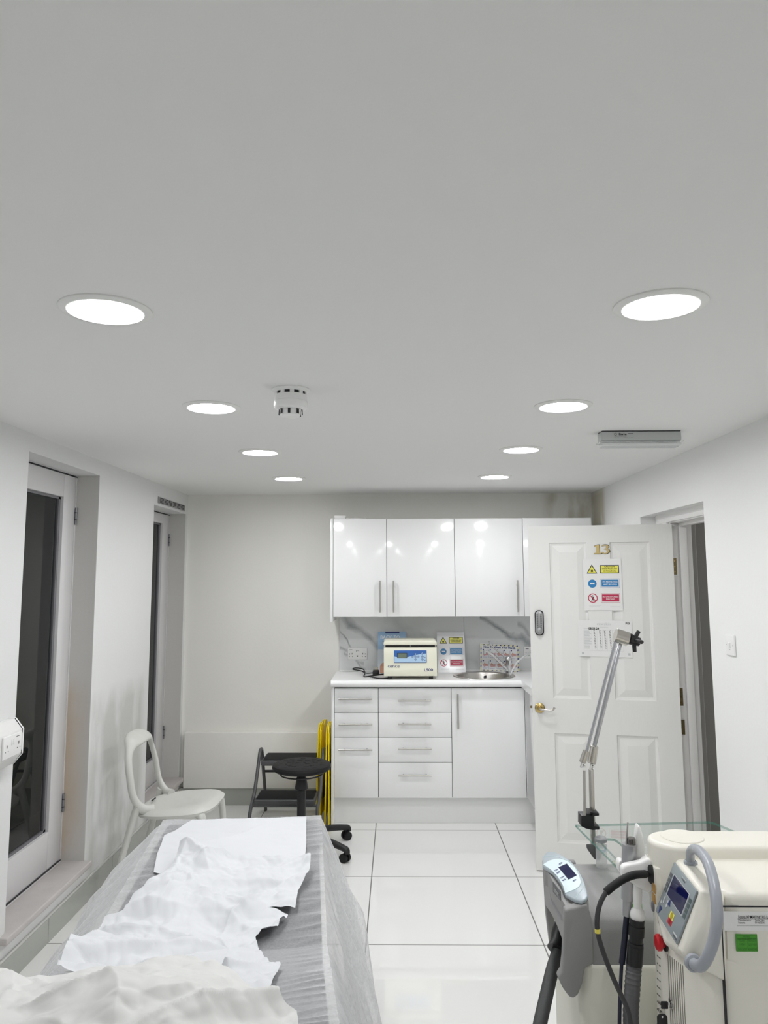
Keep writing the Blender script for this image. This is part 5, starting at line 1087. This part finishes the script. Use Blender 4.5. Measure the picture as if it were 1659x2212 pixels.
# silver handpiece with its own lead
t2 = thing('silver_handpiece', 'silver laser handpiece with thin probe resting in the white cradle', 'handpiece', on_y(1360, 1942, HY-.04))
Yh = HY-.004; NVR = mat('dark_navy_rubber', (.012, .014, .03), .5)
m = MB(); m.tube([on_y(1358, 1942, Yh), on_y(1358.5, 1900, Yh), on_y(1360, 1830, Yh), on_y(1360, 1823, Yh)], lambda f: .0178+.0010*f, SILV, 26); m.tube([on_y(1363, 1874, Yh-.015), on_y(1363, 1866, Yh-.015)], .006, WHITE, 12); finish('grip', m, t2)
m = MB(); m.tube([on_y(1354, 1978, Yh), on_y(1356, 1942, Yh)], lambda f: .0100+.0015*f, SILV, 18); finish('neck', m, t2)
m = MB(); a, b = on_y(1364, 1824, Yh), on_y(1363.5, 1809, Yh); m.tube([a, a.lerp(b, .85), b], lambda f: .0104 if f < .9 else .0085, mat('gunmetal', (.22, .21, .20), .2, metal=1), 20); finish('nozzle', m, t2)
m = MB(); m.tube([on_y(1352, 1826, Yh), on_y(1356.5, 1777, Yh)], .0022, STEEL, 10); finish('probe', m, t2)
m = MB(); m.tube([on_y(1354, 1977, Yh), on_y(1351, 2010, Yh-.005), on_y(1347, 2050, Yh-.01), on_y(1343, 2082, Yh-.015)], .0072, NVR, 12, 4); m.tube([on_y(1343, 2080, Yh-.015), on_y(1340, 2140, Yh-.03), on_y(1338, 2215, Yh-.05), on_y(1338, 2330, Yh-.06), (.50, 1.86, .15), (.53, 1.90, .01)], .0042, NVR, 10, 5); finish('lead', m, t2)
# white cooling nozzle on a thick hose
t3 = thing('air_nozzle', 'white cooling air nozzle on a thick grey hose hung beside the silver handpiece', 'hose nozzle', on_y(1376, 1960, 1.95)); Yn = 1.975
m = MB(); rs = [.0095, .0108, .0112, .0105, .0098, .0100, .0150, .0170, .0168, .0150]; pv = [1902, 1915, 1930, 1945, 1955, 1961, 1966, 1973, 1981, 1989]
vs = [on_y(1377-(v-1902)*-.0, v, Yn) for v in pv]; m.tube(vs, lambda f: rs[min(9, int(round(f*9)))], WHITE, 26); finish('tip', m, t3)
m = MB()
for v0, v1, r in ((1986, 2003, .0166), (1999, 2021, .0182), (2018, 2040, .0152), (2036, 2046, .0178), (2043, 2083, .0185)): m.tube([on_y(1377-(v0-1986)*.07, v0, Yn-.004), on_y(1377-(v1-1986)*.07, v1, Yn-.004)], r, BLACK, 26)
finish('coupling', m, t3)
m = MB(); hp = [on_y(1370, 2080, Yn), on_y(1367, 2120, Yn-.01), on_y(1363, 2180, Yn-.02), on_y(1358, 2260, Yn-.03), (.46, 1.90, .35), (.40, 1.94, .06), (.38, 2.0, .03)]
cv = catmull(hp, 14); m.tube(cv, lambda f: .0180+.0008*math.sin(f*len(cv)*2.2), mat('hose_mid_grey', (.10, .10, .105), .6), 18); finish('hose', m, t3)
# fibre cable from the port
t4 = thing('fibre_cable', 'thin black cable with a yellow band curving out of the laser port', 'cable', on_y(1393, 1890, 1.90))
m = MB(); a, b = pp+V((-.006, 0, 0)), on_y(1391, 1888, 1.92); m.tube([a, a.lerp(b, .4), a.lerp(b, .45), b], lambda f: .0055 if f < .5 else .0075, CHROME, 14); finish('connector', m, t4)
m = MB(); m.tube([on_y(u, v, y) for u, v, y in ((1393, 1888, 1.918), (1370, 1890, 1.89), (1345, 1900, 1.875), (1322, 1916, 1.865), (1309, 1927, 1.86))], .0088, RUBBER, 14, 5); finish('strain_relief', m, t4)
m = MB(); m.tube([on_y(u, v, y) for u, v, y in ((1310, 1926, 1.86), (1297, 1950, 1.855), (1290, 1982, 1.85), (1291, 2014, 1.85), (1303, 2057, 1.85), (1327, 2118, 1.85), (1352, 2172, 1.855), (1361, 2205, 1.86), (1366, 2290, 1.87))]+[V((.50, 1.86, .3)), V((.53, 1.84, .01))], .0055, mat('cable_dark', (.04, .04, .042), .55), 12, 6); finish('cable_jacket', m, t4)
m = MB(); a = on_y(1290.5, 2006, 1.850); b = on_y(1291, 2015, 1.850); m.tube([a, b], .0063, mat('band_yellow', (.75, .65, .10), .4), 14); finish('yellow_band', m, t4)
# key and tag
t5 = thing('key_with_tag', 'small key with black tag hanging from the laser key switch', 'key', kk)
m = MB(); k0 = kk+V((-.004, 0, 0)); m.box((k0.x-.010, k0.y-.001, k0.z-.003), (k0.x, k0.y+.001, k0.z+.003), CHROME); finish('key_blade', m, t5)
a = on_y(1434, 2169, kk.y-.004); m = MB(); m.box((a.x-.008, a.y-.006, a.z-.008), (a.x+.008, a.y-.002, a.z+.008), BLACK, .002); finish('key_head', m, t5)
rc = on_y(1430, 2184, kk.y-.008); m = MB(); m.tube([rc+V((.006*math.cos(2*PI*k/20), 0, .010*math.sin(2*PI*k/20))) for k in range(21)], .0007, STEEL, 6); finish('ring', m, t5)
a = on_y(1430.5, 2212, kk.y-.010); m = MB(); m.prism(rr(0, 0, .0115, .022, .009), (0, -.003, 0), BLACK, .001, T=Matrix.Translation(a)); F = Matrix.Translation(a); m.disc(F, 0, .016, .002, PAPER, .0036, 10); finish('tag', m, t5)
